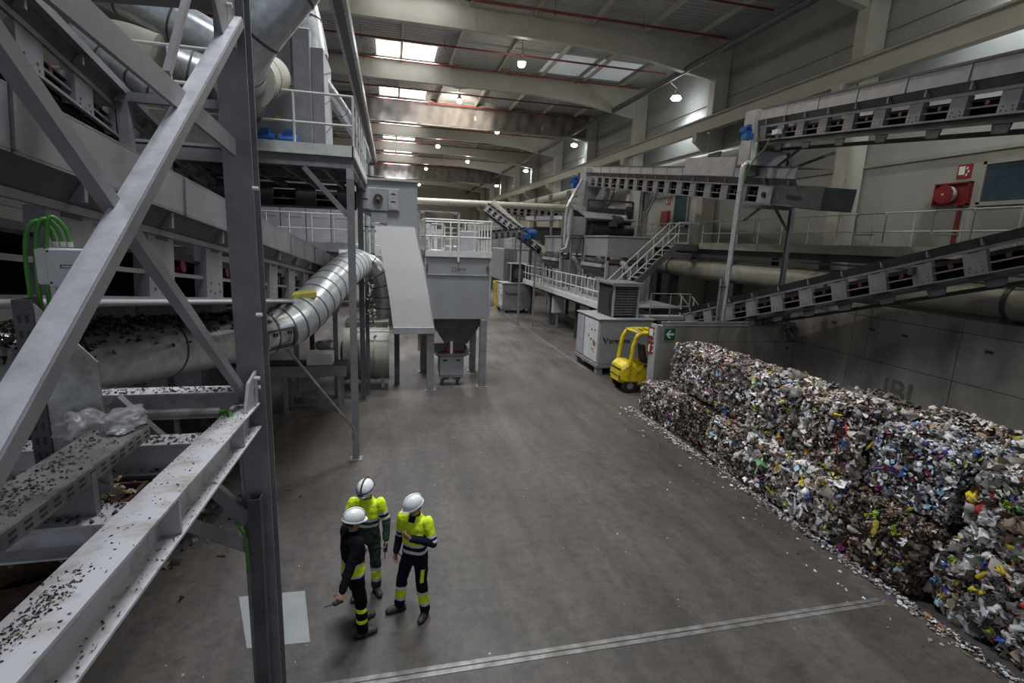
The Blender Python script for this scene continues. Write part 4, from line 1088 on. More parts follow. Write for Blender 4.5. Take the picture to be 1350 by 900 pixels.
MB().cyl((-1.75, 3.75, 3.95), (-1.17, 3.75, 3.95), .03, 10).build('conduit_pipe', 'galvd', sf)
MB().tube([(-1.17, 3.75, 3.95), (-1.1, 3.73, 3.96), (-1.08, 3.66, 3.9), (-1.12, 3.5, 3.86)], .018, 8, smooth=2).build('green_cable', 'green', sf)

# perforated cable tray with debris
ct = thing('cable_tray_cover', 'perforated steel tray lying across the beams, covered with brown crumbs', 'cable tray', (0, 0, 0))
ta, tb = V(-1.46, 3.1, 4.10), V(-1.50, .9, 4.12)
MB().bar(ta, tb, .25, .008).bar(ta + V(.125, 0, -.035), tb + V(.125, 0, -.035), .006, .07).bar(ta + V(-.125, 0, -.035), tb + V(-.125, 0, -.035), .006, .07).build('tray', 'galvd', ct)
sl = None
for k in range(26):
    for dz in (-.022, -.048):
        p = ta.lerp(tb, (k + .5) / 26) + V(.1285, 0, dz)
        if sl is None: sl = MB().box(-.001, .001, -.02, .02, -.006, .006).build('slot', 'letter', ct); sl.location = p
        else: share(sl, ct, p)
for p_ in ((-1.46, 2.55),): MB().box(-1.6, -1.34, p_[1] - .02, p_[1] + .02, 3.87, 4.08).build('support_bracket', 'steel', ct)


def bag(name, label, loc, s, seed, cat='plastic bag', mat_='film', rot=0):
    rs = np.random.RandomState(seed)
    me = bpy.data.meshes.new(name); bm = bmesh.new(); bmesh.ops.create_icosphere(bm, subdivisions=4, radius=1)
    from mathutils import noise
    for v in bm.verts:
        c = v.co.copy(); k = noise.noise(c * 1.6 + V(seed, 0, 0)); k2 = noise.noise(c * 4.5 + V(0, seed, 0)); k3 = abs(noise.noise(c * 9 + V(0, 0, seed)))
        c *= 1 + .55 * k + .28 * k2 + .14 * k3
        v.co = V(c.x * s[0], c.y * s[1], max(-.35, c.z) * s[2])
    bm.to_mesh(me); bm.free()
    me.materials.append(M[mat_]); me.set_sharp_from_angle(angle=.5) if False else None
    for pg_ in me.polygons: pg_.use_smooth = True
    o = bpy.data.objects.new(name, me); COL.objects.link(o); o.location = loc; o.rotation_euler = (0, 0, rot)
    return tag(o, label, cat)


def film_mat():
    m, n, l, p = nt('clear_film')
    p.inputs['Base Color'].default_value = (.55, .54, .56, 1); p.inputs['Roughness'].default_value = .3
    p.inputs['Transmission Weight'].default_value = 0.3; p.inputs['Alpha'].default_value = .55
    return m


M['film'] = film_mat()
bag('plastic_bag', 'crumpled clear plastic bag at the far end of the crumb-covered tray', (-1.44, 3.08, 4.15), (.10, .12, .055), 3)
bag('plastic_bag', 'clear plastic bag slumped left beside the end of the tray', (-1.66, 3.12, 4.10), (.11, .10, .08), 8)
bag('paper_scrap', 'small white paper scrap lying on top of the crumb-covered tray', (-1.42, 2.98, 4.12), (.045, .04, .02), 5, 'paper scrap', 'white')
bag('paper_scrap', 'torn pale paper scrap caught on the edge of the white foreground beam', (-1.04, 1.87, 4.04), (.028, .022, .024), 6, 'paper scrap', 'slide')

# crumbs
rs = np.random.RandomState(5)
BR = np.array([(.10, .07, .05), (.06, .045, .035), (.16, .12, .09), (.22, .19, .16), (.35, .33, .3), (.03, .025, .02)])


def crumbs(name, label, pts, smin, smax, seed, pal=BR, wts=(5, 5, 4, 2, .6, 4), parent=None):
    rs = np.random.RandomState(seed)
    P = np.array(pts); N = np.tile([0, 0, 1.0], (len(P), 1))
    o = scraps(name, P, N, rs.uniform(smin, smax, len(P)), wts, rs, 'dirt', parent, 1.0, pal=pal)
    stuff(o)
    if parent is None: tag(o, label, 'debris')
    return o


pts = []
for i in range(1000):
    t_ = rs.uniform(0, 1); q = ta.lerp(tb, t_); e = rs.normal(0, .06) if rs.rand() < .65 else rs.uniform(-.12, .12)
    if rs.rand() < .35: t_ = .45 + rs.normal(0, .1); q = ta.lerp(tb, min(max(t_, 0), 1))
    pts.append((q.x - .02 + max(-.12, min(.12, e)), q.y, q.z + .008))
crumbs('crumbs', 'brown crumbs and shreds scattered on the perforated tray', pts, .004, .018, 21)
pts = []
for i in range(620):
    u_ = rs.rand(); t_ = rs.uniform(0, 1) if u_ < .3 else min(.97, max(.02, .755 + rs.normal(0, .035))) if u_ < .85 else rs.uniform(0, .2)
    q = b0.lerp(b1, t_); e = rs.uniform(-.085, .085) if u_ < .3 or u_ > .85 else -.02 + rs.normal(0, .022)
    pts.append((q.x + e, q.y, q.z + .103))
for i in range(260):
    t_ = rs.uniform(0, 1); q = b0.lerp(b1, t_); pts.append((q.x + rs.uniform(.02, .085), q.y, q.z - .083))
crumbs('crumbs', 'dark crumbs lying on the white foreground beam', pts, .003, .011, 22)
pts = []
for y, z in ((4.15, 4.0), (3.5, 3.86), (2.55, 3.87)):
    for i in range(330): pts.append((rs.uniform(-2.4, -1.12), y + rs.uniform(-.085, .085), z + .008))
    for i in range(80): pts.append((rs.uniform(-2.4, -1.12), y + rs.uniform(-.085, -.02), z - .18))
crumbs('crumbs', 'brown and pale shreds lying on the cross beams behind the column', pts, .005, .024, 23, wts=(5, 4, 4, 3, 1.5, 3))

# vertical perforated tray, junction box and cables
vt = thing('vertical_cable_tray', 'upright perforated grey tray beneath the junction box at the left edge', 'cable tray', (-1.83, 3.25, 3.6))
MB().box(-.09, -.08, -.1, .1, -.3, 1.2).box(-.09, .0, -.11, -.1, -.3, 1.2).build('perforated_side', 'steeld', vt)
m = MB(); m.add([(0, -.1, 1.18), (.0, -.1, -.3), (.24, -.06, -.3), (.24, -.06, .85), (0, -.09, 1.18), (0, -.09, -.3), (.24, -.05, -.3), (.24, -.05, .85)], [(0, 1, 2, 3), (7, 6, 5, 4), (0, 4, 5, 1), (1, 5, 6, 2), (2, 6, 7, 3), (3, 7, 4, 0)])
m.build('cover_sheet', 'galvd', vt)
sl = None
for k in range(16):
    for x in (-.065, -.03):
        if sl is None: sl = MB().box(-.006, .006, -.002, .002, -.02, .02).build('slot', 'letter', vt); sl.location = (x, -.112, 1.1)
        else: share(sl, vt, (x, -.112, 1.1 - .085 * k))
jx = thing('junction_box', 'pale grey junction box with green cables looping over it', 'junction box', (-1.80, 3.38, 4.96))
jx.scale = (.72, .72, .85)
MB().box(-.10, .23, -.14, .04, -.11, .12).build('box', 'white', jx, bevel=.01)
MB().box(-.02, .24, -.152, -.138, -.12, .12).build('lid', 'white', jx, bevel=.006)
MB().box(.07, .17, -.156, -.15, .0, .022).build('label_holder', 'letter', jx); MB().box(.08, .16, -.158, -.156, .005, .017).build('label', 'white', jx)
for x, z in ((.0, .105), (.25, .11), (.0, -.095), (.25, -.09)): MB().cyl((x, -.156, z), (x, -.151, z), .008, 8).build('screw', 'letter', jx)
for k, x in enumerate((-.0, .05, .1)):
    MB().cyl((x, -.05, .13), (x, -.05, .165), .018, 8).build('cable_gland', 'rail', jx)
    MB().cyl((x - .02, -.05, -.15), (x - .02, -.05, -.11), .016, 8).build('cable_gland', 'rail', jx)
    MB().tube([(x, -.05, .16), (x - .02, -.06, .27), (x - .09, -.1, .30 + .02 * k), (x - .15 + .02 * k, -.12, .2), (x - .17 + .01 * k, -.12, -.05), (x - .17 + .005 * k, -.1, -.3)], .0155, 8, smooth=3).build('green_cable', 'green', jx, smooth=True)
    MB().tube([(x - .02, -.05, -.15), (x, -.05, -.25), (x - .06, -.04, -.4)], .012, 6, smooth=1).build('dark_cable', 'steeld', jx)

# ================================================================ LEFT CONVEYORS
d1 = V(.046, .985, -.118).normalized()
s1 = V(-2.45, 1.4, 5.0)
c1, P1_, L1 = conveyor('large left conveyor with solid side plates sloping down away from the viewer', s1, s1 + d1 * 18.6, 1.2, (-1, .046, 0), .70, .52, 1.36, .19, 0, first=.05, rr='reddark', inner='steel')
# tall plate band above the skirt
pb = None; k = 0
while k * 2.3 + 2.3 < L1:
    a = k * 2.3
    if pb is None:
        m = MB()
        for (b0_, b1_, c0, c1__) in ((.13, .15, .89, 1.27), (.08, .15, 1.26, 1.28), (.08, .15, .88, .90)):
            m.add([P1_(x, -y, z) for z in (c0, c1__) for x, y in ((.01, b0_), (2.29, b0_), (2.29, b1_), (.01, b1_))], [(0, 1, 2, 3), (7, 6, 5, 4), (0, 4, 5, 1), (1, 5, 6, 2), (2, 6, 7, 3), (3, 7, 4, 0)])
        m.add([P1_(x, -y, z) for z in (.9, 1.26) for x, y in ((.0, .15), (.03, .15), (.03, .17), (.0, .17))], [(0, 1, 2, 3), (7, 6, 5, 4), (0, 4, 5, 1), (1, 5, 6, 2), (2, 6, 7, 3), (3, 7, 4, 0)])
        pb = m.build('side_wall_plate', 'steel', c1)
    else: share(pb, c1, d1 * a)
    k += 1
m = MB(); m.add([P1_(x, y, z) for z in (.89, 1.27) for x, y in ((0, 1.38), (L1, 1.38), (L1, 1.4), (0, 1.4))], [(0, 1, 2, 3), (7, 6, 5, 4), (0, 4, 5, 1), (1, 5, 6, 2), (2, 6, 7, 3), (3, 7, 4, 0)]); m.build('far_wall_plate', 'steeld', c1)
for a, h in ((15.5, 1.3),):
    p = P1_(a, 0, 0) + c1.location
    f = MB().bar(P1_(a, 0, -.05), P1_(a, 0, -.05) - V(0, 0, p.z - .02), .14, .14, (0, 1, 0)).bar(P1_(a, 1.2, -.05), P1_(a, 1.2, -.05) - V(0, 0, p.z - .02), .14, .14, (0, 1, 0)).bar(P1_(a, .0, -.5), P1_(a + 1.2, 0, -.05), .08, .08)
    f.build('support_leg', 'steel', c1)
tb2 = MB().cyl(P1_(-.5, -.06, -.02), P1_(13.2, -.06, -.02), .03, 8); tb2.build('handrail_tube', 'steell', c1, smooth=.8)
m = MB(); q0 = P1_(15.6, -.25, .9); m.add([P1_(15.2, -.3, .95), P1_(18.5, -.3, .55), P1_(18.5, -.3, -.1), P1_(15.2, -.3, .1), P1_(15.2, -.25, .95), P1_(18.5, -.25, .55), P1_(18.5, -.25, -.1), P1_(15.2, -.25, .1)], [(0, 1, 2, 3), (7, 6, 5, 4), (0, 4, 5, 1), (1, 5, 6, 2), (2, 6, 7, 3), (3, 7, 4, 0)]); m.build('tail_guard', 'steeld', c1)

d5 = V(-.124, .986, -.107).normalized()
s5 = V(-3.451, 6.5, 6.62) - d5 * 3.2
c5, P5_, L5 = conveyor('upper left conveyor with red rollers behind the bright diagonal brace', s5, s5 + d5 * 11.5, 1.1, (-.99, -.12, 0), .44, .50, 1.22, .14, .0, first=.35, rr='red')
m = MB(); m.add([P5_(x, -y, z) for z in (.58, .68) for x, y in ((0, .18), (L5, .18), (L5, .08), (0, .08))], [(0, 1, 2, 3), (7, 6, 5, 4), (0, 4, 5, 1), (1, 5, 6, 2), (2, 6, 7, 3), (3, 7, 4, 0)]); m.build('top_channel', 'steel', c5)
for a in (6.0, 9.0):
    MB().bar(P5_(a, -.05, 0), P5_(a, -.05, 0) - V(0, 0, 2.0), .14, .14, (0, 1, 0)).bar(P5_(a, -.05, .55), P5_(a, -.05, .55) + V(0, 0, .7), .14, .14, (0, 1, 0)).build('support_leg', 'steel', c5)

# ================================================================ BIG SILVER DUCT LOW LEFT
dp = [(-4.9, 5.0, 3.85), (-4.3, 6.0, 3.72), (-3.742, 7.0, 3.60), (-3.2, 8.5, 3.42), (-2.752, 10.0, 3.27), (-2.25, 10.75, 3.25), (-1.85, 11.3, 3.45), (-1.62, 12.0, 3.72), (-1.40, 13.0, 4.02), (-1.15, 14.6, 4.28), (-1.0, 16.2, 4.35)]


def duct(name, label, pts, r, mat_='galv', n=28, bands=(), parent=None, smooth=2, cat='duct', bmat='steeld'):
    t = thing(name, label, cat, pts[0])
    q = [Vector(p) - Vector(pts[0]) for p in pts]
    MB().tube(q, r, n, smooth=smooth).build('duct_body', mat_, t, smooth=.7)
    Q = list(q)
    for _ in range(smooth):
        R_ = [Q[0]]
        for a, b in zip(Q, Q[1:]): R_ += [a * .75 + b * .25, a * .25 + b * .75]
        Q = R_ + [Q[-1]]
    cum = [0]
    for a, b in zip(Q, Q[1:]): cum.append(cum[-1] + (b - a).length)
    for s_ in bands:
        d = s_ * cum[-1]
        for i in range(len(Q) - 1):
            if cum[i] <= d <= cum[i + 1]:
                u_ = (Q[i + 1] - Q[i]).normalized(); p = Q[i] + u_ * (d - cum[i])
                MB().cyl(p - u_ * .018, p + u_ * .018, r * 1.015, n).build('duct_band', bmat, t, smooth=.7)
                break
    return t, Q


bd = (.06, .18, .30, .43, .50, .535, .56, .585, .61, .64, .675, .71, .75, .79, .83, .87, .91, .96)
td, Qd = duct('silver_duct', 'large silver duct crossing behind the column and bending away, with inspection hatch', dp, .44, 'galv', 32, bd)
h0 = V(-2.38, 10.52, 3.25) - V(*dp[0]); ax_ = V(.64, .77, .04).normalized(); out = V(.77, -.64, 0)
mh = MB()
for an0, an1, a0, a1 in ((-.5, .28, -.33, -.29), (-.5, .28, .29, .33), (-.54, -.46, -.33, .33), (.24, .32, -.33, .33)):
    steps = 6; vs = []
    for i in range(steps + 1):
        an = an0 + (an1 - an0) * i / steps
        for a in (a0, a1):
            for rr_ in (.43, .475): vs.append(h0 + ax_ * a + (out * math.cos(an) + V(0, 0, 1) * math.sin(an)) * rr_)
    fs = []
    for i in range(steps):
        o = i * 4
        fs += [(o, o + 4, o + 5, o + 1), (o + 2, o + 3, o + 7, o + 6), (o + 1, o + 5, o + 7, o + 3), (o, o + 2, o + 6, o + 4)]
    mh.add(vs, fs)
mh.build('hatch_frame', 'letter', td)
for a in (-.15, .17):
    p = h0 + ax_ * a + (out * math.cos(.12) + V(0, 0, 1) * math.sin(.12)) * .46
    MB().bar(p, p + out * .04, .09, .06).build('hatch_clamp', 'letter', td)
pts = []
for i in range(3600):
    t_ = rs.uniform(.02, .47); j = t_ * (len(dp) - 1); a = int(j); p = V(*dp[a]).lerp(V(*dp[a + 1]), j - a)
    an = rs.normal(0, .42); e = 1 + abs(rs.normal(0, .05)) * (1 if t_ < .4 else .4)
    if t_ > .40 and rs.rand() < .7: continue
    pts.append((p.x + .44 * math.sin(an) * .9 * e, p.y - .3 * math.sin(an), p.z + .44 * math.cos(an) * e))
crumbs('waste_dust', 'dark shredded waste heaped along the top of the large silver duct', pts, .02, .10, 31, wts=(5, 6, 3, 1.5, .4, 6))
fo = MB().box(-.26, .26, -.14, .14, 0, .13).build('foam_block', 'foam', bevel=.015)
fo.location = (-1.80, 11.35, 3.86); fo.rotation_euler = (.1, -.1, .25); tag(fo, 'yellow foam block lying on top of the silver duct bend', 'foam block')
bag('plastic_scrap', 'torn pinkish plastic film hanging on the duct beside the yellow foam block', (-2.15, 11.9, 3.85), (.18, .2, .16), 12, 'plastic scrap', 'film')
sb = thing('duct_stay', 'thin diagonal strut from the silver duct bend down to the thin post', 'strut', (-2.1, 11.0, 2.85))
MB().cyl((0, 0, 0), (1.25, .6, -2.05), .03, 8).build('strut', 'galvd', sb)

# ================================================================ PLATFORM AT THE LEFT WITH MACHINES ON DECK
lp = thing('upper_platform', 'high steel platform with white guard rail and slim post standing in the open floor', 'platform', (0, 0, 0))
MB().box(-6.5, -.78, 11.75, 17.8, 6.78, 6.84).build('deck', 'steeld', lp)
MB().box(-6.5, -.75, 11.68, 11.74, 6.80, 7.02).box(-.78, -.72, 11.68, 17.8, 6.80, 7.02).build('toe_board', 'rail', lp)
MB().ibeam((-6.5, 11.78, 6.68), (-.75, 11.78, 6.68), .12, .22).ibeam((-.82, 11.75, 6.68), (-.82, 17.8, 6.68), .12, .22).ibeam((-6.5, 14.5, 6.68), (-.75, 14.5, 6.68), .1, .2).build('edge_beam', 'steel', lp)
jo = None
for x in (-5.8, -4.9, -4.0, -3.1, -2.2, -1.4):
    if jo is None: jo = MB().ibeam((0, 11.9, 6.62), (0, 17.6, 6.62), .08, .14).build('joist', 'steeld', lp); jo.location = (x, 0, 0)
    else: share(jo, lp, (x, 0, 0))
post(lp, (-.83, 11.76, 0), (-.83, 11.76, 6.57), .15)
post(lp, (-.88, 16.3, 0), (-.88, 16.3, 6.57), .15, 'steeld')
post(lp, (-2.84, 12.0, 0), (-2.84, 12.0, 7.7), .17)
post(lp, (-5.2, 11.9, 0), (-5.2, 11.9, 6.57), .17, 'steeld')
MB().bar((-1.75, 11.78, 6.55), (-.9, 11.76, 5.6), .1, .1).build('knee_brace', 'steel', lp)
MB().box(-.9, -.76, 11.68, 11.72, 6.35, 6.57).build('end_plate', 'steell', lp)
railing(lp, [(-6.5, 11.72, 6.84), (-.75, 11.72, 6.84), (-.75, 16.9, 6.84)], 1.15, 1.05, 'rail', .026, 1, 0)

fm = thing('filter_machine', 'light grey filter machine with tall box duct and round outlet on the high platform', 'machine', (-3.1, 13.6, 6.84))
MB().box(.0, .95, .0, 2.2, 0, 2.95).build('housing', 'machine', fm, bevel=.02)
MB().box(.93, 1.32, -.1, .5, 0, 2.95).build('box_duct', 'steell', fm, bevel=.02)
MB().box(1.32, 1.6, -.0, 1.6, 0, 2.6).build('side_duct', 'steell', fm, bevel=.01)
for k in range(4): MB().bar((1.6, .05, .1 + .65 * k), (1.6, 1.5, .55 + .65 * k), .02, .02).build('side_rib', 'steeld', fm)
MB().lathe([(.55, 2.6), (.50, 2.95), (.42, 3.35), (.34, 3.7), (.34, 4.3)], (1.1, .6, 0), 20).build('round_outlet', 'galv', fm, smooth=.5)
for z in (3.35, 3.7, 4.0): MB().cyl((1.1, .6, z), (1.1, .6, z + .03), (.43 if z < 3.5 else .355), 20).build('outlet_band', 'steeld', fm)
MB().box(-.05, 1.0, -.03, 0, 1.7, 1.8).build('seam_strip', 'steell', fm)
MB().box(.5, .62, -.02, 0, .9, 1.02).build('warning_label', 'yellow', fm)
MB().box(.1, .9, -.06, -.01, 1.95, 2.75).build('access_door', 'steel', fm, bevel=.01)
for k, (x, l) in enumerate(((-2.75, 'blue electric motor left on the high platform behind the rail'), (-2.25, 'blue electric motor right on the high platform behind the rail'))):
    t = thing('electric_motor', l, 'motor', (x, 13.15, 6.84))
    MB().cyl((-.2, 0, .35), (.2, 0, .35), .2, 16).build('motor_body', 'blue', t); MB().box(-.22, .22, -.2, .2, 0, .16).build('motor_foot', 'blue', t); MB().box(-.1, .1, -.12, .12, .5, .64).build('terminal_box', 'blue', t)
for nm, lb, ps, r, mt, bands in (
    ('silver_duct', 'silver duct crossing the top centre-left of the picture behind the column', [(-.75, 7.5, 8.75), (-1.17, 7.5, 8.17), (-1.62, 7.5, 7.62), (-1.85, 7.8, 7.4), (-2.1, 8.8, 7.4)], .30, 'galv', (.25, .5, .75)),
    ('cream_duct', 'cream duct elbow hanging behind the column at the top left', [(-2.1, 8.8, 7.4), (-2.3, 9.8, 7.6), (-2.45, 11.0, 8.0), (-2.6, 13.2, 8.6)], .43, 'cream', (.3, .6)),
    ('cream_duct', 'long cream duct with round end elbow high at the left', [(-5.2, 12.2, 7.1), (-5.0, 10.9, 7.6), (-4.72, 10.1, 7.95), (-4.2, 10.0, 8.02), (-3.65, 10.05, 7.88)], .36, 'cream', (.3, .55, .8)),
    ('silver_duct', 'silver duct continuing the long cream duct high at the left', [(-3.55, 10.25, 7.85), (-3.0, 10.4, 7.7), (-2.3, 10.8, 7.5)], .37, 'galvd', (.2, .6)),
    ('silver_duct', 'slim silver duct above the long cream duct at the top left', [(-5.6, 10.6, 9.4), (-4.8, 10.6, 9.15), (-3.6, 10.6, 8.68), (-2.7, 10.8, 8.3)], .33, 'galv', (.2, .45, .7)),
    ('silver_duct', 'thin silver duct slanting down below the cream duct at the left', [(-4.4, 9.4, 7.9), (-4.0, 9.2, 7.6), (-3.4, 9.0, 7.2), (-3.05, 9.0, 7.0)], .17, 'galv', (.3, .6, .8)),
    ('silver_duct', 'square-looking silver duct slanting down from the filter machine to the pipes', [(-1.75, 14.3, 9.0), (-1.3, 15.9, 8.6), (-.97, 18.5, 8.3), (-.86, 19.8, 7.9)], .2, 'galv', (.3, .6)),
    ('silver_duct', 'silver elbow duct dropping to the cream fan behind the two posts', [(-1.8, 19.5, 4.25), (-1.2, 19.5, 4.25), (-.6, 19.5, 4.05), (-.25, 19.5, 3.3), (-.28, 19.5, 1.9)], .43, 'galv', (.2, .32, .44, .56, .68, .8))):
    duct(nm, lb, ps, r, mt, 24, bands)
vp_ = thing('vertical_pipes', 'pair of thin silver pipes running down beside the platform end', 'pipe', (-.86, 20.0, 0))
MB().cyl((0, 0, 3.5), (0, 0, 7.9), .075, 12).cyl((.2, .1, 3.5), (.2, .1, 7.7), .075, 12).build('pipe', 'galv', vp_, smooth=.7)
for z in (4.5, 5.5, 6.5, 7.3): MB().cyl((0, 0, z), (0, 0, z + .05), .085, 12).cyl((.2, .1, z), (.2, .1, z + .05), .085, 12).build('pipe_clamp', 'steeld', vp_)
MB().box(-.12, .3, -.05, .15, 7.95, 8.0).build('red_bracket', 'redpipe', vp_)

# small steelwork between the ducts
fw_ = thing('steel_framework', 'grey steel framework and slim rails in front of the upper left ducts', 'frame', (0, 0, 0))
MB().bar((-3.75, 8.6, 6.95), (-2.2, 8.6, 6.95), .12, .12).bar((-3.6, 8.6, 5.5), (-3.6, 8.6, 7.0), .14, .14, (0, 1, 0)).build('beam', 'steel', fw_)
for a, b in (((-3.9, 9.2, 7.85), (-2.3, 9.2, 7.85)), ((-3.9, 9.2, 7.35), (-2.3, 9.2, 7.35)), ((-3.9, 9.2, 6.8), (-3.9, 9.2, 7.85)), ((-3.2, 9.2, 6.8), (-3.2, 9.2, 7.85)), ((-2.55, 9.2, 6.8), (-2.55, 9.2, 7.85))): MB().cyl(a, b, .028, 6).build('rail', 'rail', fw_)
MB().bar((-4.2, 9.0, 6.3), (-2.3, 9.0, 6.3), .1, .18).build('walkway_edge', 'steel', fw_)
MB().bar((-4.2, 9.3, 6.45), (-2.3, 9.3, 6.45), .6, .04).build('walkway_deck', 'steell', fw_)

# ================================================================ CROSS CONVEYOR, CHUTE, SLIDE, CONTAINER MACHINE
cc, PC_, LC = conveyor('dark cross conveyor under the high platform leading to the grey chute', V(-7.0, 17.95, 6.0), V(-1.15, 17.95, 6.05), 1.2, (0, 1, 0), .60, .62, 1.28, .1, .28, 1.2, mat_='steeld', cmat='steel', first=.2)
gb = thing('transfer_chute', 'large grey chute box with round shaft bearing above the pale slide', 'chute', (-1.06, 17.45, 5.50))
MB().box(.95, 1.92, 0, 1.4, 0.0, 1.45).add([(0.0, 0, .55), (.95, 0, .0), (.95, 0, 1.45), (0, 0, 1.45), (0, 1.4, .55), (.95, 1.4, 0), (.95, 1.4, 1.45), (0, 1.4, 1.45)], [(0, 1, 2, 3), (7, 6, 5, 4), (0, 4, 5, 1), (2, 6, 7, 3), (0, 3, 7, 4)]).build('chute_body', 'machine', gb)
MB().box(-.05, 1.97, -.05, 1.45, 1.45, 1.5).build('top_flange', 'steell', gb)
MB().box(.1, 1.35, -.05, 0, .5, 1.2).build('bearing_plate', 'machine', gb, bevel=.01)
MB().box(.14, .42, -.075, -.05, .55, 1.15).build('slotted_plate', 'steell', gb); MB().box(1.0, 1.3, -.075, -.05, .55, 1.15).build('slotted_plate', 'steell', gb)
MB().box(.2, .36, -.08, -.075, .82, .86).box(1.08, 1.22, -.08, -.075, .78, .82).box(1.08, 1.22, -.08, -.075, 1.02, 1.06).build('slot', 'letter', gb)
sh = MB().cyl((.68, -.1, .88), (.68, -.04, .88), .15, 8).build('bearing', 'letter', gb); MB().cyl((.68, -.14, .88), (.68, -.1, .88), .045, 12).build('shaft_end', 'orange', gb)
MB().box(.45, .95, -.03, 0, .12, .45).build('lower_cover', 'machine', gb)
sc_ = thing('slide_chute', 'tall pale slide sloping down from the chute box to its grey legs', 'slide', (0, 0, 0))
# from top edge to lower edge, following the photograph's bend
Ls = [(-.50, 17.38, 5.52), (-.36, 17.30, 4.9), (-.21, 17.20, 4.2), (-.05, 17.08, 3.2), (.06, 17.0, 2.24)]
wd = [1.28, 1.28, 1.29, 1.31, 1.34]
m = MB(); vs = []
for (x, y, z), w2 in zip(Ls, wd): vs += [(x, y, z), (x + w2, y, z), (x + w2, y + .25, z), (x, y + .25, z)]
fs = [(i * 4 + j, i * 4 + (j + 1) % 4, (i + 1) * 4 + (j + 1) % 4, (i + 1) * 4 + j) for i in range(4) for j in range(4)] + [(3, 2, 1, 0), (16, 17, 18, 19)]
m.add(vs, fs); m.build('slide_sheet', 'slide', sc_)
MB().box(.06, 1.42, 16.97, 17.15, 2.03, 2.25).build('lower_lip', 'steell', sc_, bevel=.008)
vs = []
for (x, y, z), w2 in zip(Ls, wd): vs += [(x + w2, y - .02, z), (x + w2 + .02, y - .02, z), (x + w2 + .02, y + .3, z), (x + w2, y + .3, z)]
MB().add(vs, fs).build('side_plate', 'steell', sc_)
MB().box(1.18, 1.42, 17.05, 17.3, 0, 2.05).build('leg', 'steel', sc_)
MB().box(.1, .28, 18.0, 18.2, 0, 2.6).build('leg', 'steeld', sc_)
MB().box(1.12, 1.5, 17.0, 17.35, 0, .03).build('foot_plate', 'steel', sc_)
MB().bar((-1.2, 17.32, 2.05), (1.1, 17.32, 2.05), .05, .05).build('cross_tube', 'rail', sc_)
MB().tube([(1.0, 17.25, 2.3), (.95, 17.1, 2.2), (1.0, 17.2, 2.0), (.95, 17.3, 1.6)], .03, 6, smooth=2).box(.88, .97, 17.2, 17.24, 1.4, 2.2).build('valve_line', 'raild', sc_)

cmach = thing('waste_compactor', 'large plain grey container machine on legs with white railed top', 'machine', (1.12, 17.42, 0))
MB().box(0, 2.25, 0, 2.5, 2.46, 4.72).build('container', 'machine', cmach, bevel=.02)
MB().box(-.02, 2.27, -.03, -.0, 3.98, 4.0).box(-.02, .04, -.03, 0, 2.46, 4.6).box(2.2, 2.27, -.03, 0, 2.46, 4.6).build('panel_seam', 'steell', cmach)
MB().box(.03, .1, -.05, -.02, 4.12, 4.34).box(2.1, 2.17, -.05, -.02, 4.14, 4.32).build('hinge', 'steeld', cmach)
MB().box(-.03, 2.29, -.05, .0, 4.6, 4.8).box(-.03, .0, -.05, 2.5, 4.6, 4.8).box(2.27, 2.3, -.05, 2.5, 4.6, 4.8).build('toe_board', 'rail', cmach)
railing(cmach, [(0, 0, 4.72), (2.22, 0, 4.72), (2.22, 2.4, 4.72), (0, 2.4, 4.72), (0, 0, 4.72)], 1.1, .56, 'rail', .028, 1, 0)
g = MB().tube([(.18, .05, 4.85), (.18, .05, 5.6), (.22, .05, 5.66), (.6, .05, 5.66), (.64, .05, 5.6), (.64, .05, 4.85), (.6, .05, 4.8), (.2, .05, 4.8)], .03, 6).build('rail_gate', 'rail', cmach)
MB().box(1.08, 1.14, -.08, -.04, 4.45, 5.85).build('center_post', 'rail', cmach)
MB().box(1.3, 1.95, 1.0, 1.6, 4.72, 5.5).build('control_box', 'steell', cmach, bevel=.02)
lg = MB().box(.90, 1.03, -.035, -.03, 4.13, 4.145).box(.90, 1.03, -.035, -.03, 4.245, 4.26).box(.90, .915, -.035, -.03, 4.13, 4.26).box(1.015, 1.03, -.035, -.03, 4.13, 4.26).build('logo_square', 'red', cmach)
add_text('bianna', .125, (1.06, -.035, 4.165), (1, 0, 0), (0, 0, 1), 'steeld', cmach)
m = MB(); m.add([(.15, .1, 2.46), (2.1, .1, 2.46), (2.1, 2.3, 2.46), (.15, 2.3, 2.46), (.75, .45, 1.5), (1.55, .45, 1.5), (1.55, 1.6, 1.5), (.75, 1.6, 1.5)], [(0, 1, 2, 3), (7, 6, 5, 4), (0, 4, 5, 1), (1, 5, 6, 2), (2, 6, 7, 3), (3, 7, 4, 0)]); m.build('hopper', 'steeld', cmach, bevel=.01)
for x, y in ((2.05, .02), (2.05, 2.3), (.1, 2.3)): MB().box(x - .12, x + .12, y - .1, y + .12, 0, 2.46).build('leg', 'steel', cmach, bevel=.01); MB().box(x - .2, x + .16, y - .16, y + .18, 0, .03).build('foot_plate', 'steel', cmach)
tc_ = thing('discharge_trolley', 'small grey trolley with rust-stained tray under the container machine hopper', 'trolley', (1.55, 17.5, 0))
m = MB(); m.add([(.05, .15, 1.08), (1.05, .15, 1.08), (1.05, .95, 1.08), (.05, .95, 1.08), (-.08, -.0, 1.22), (1.2, -.0, 1.22), (1.15, 1.1, 1.38), (-.1, 1.1, 1.38)], [(3, 2, 1, 0), (0, 1, 5, 4), (1, 2, 6, 5), (2, 3, 7, 6), (3, 0, 4, 7)]); m.build('tray', 'steell', tc_)
MB().box(.1, 1.0, .18, .9, 1.085, 1.12).build('rust_floor', 'rust', tc_)
MB().box(.12, .98, .12, .95, .38, 1.08).build('body', 'machine', tc_, bevel=.02)
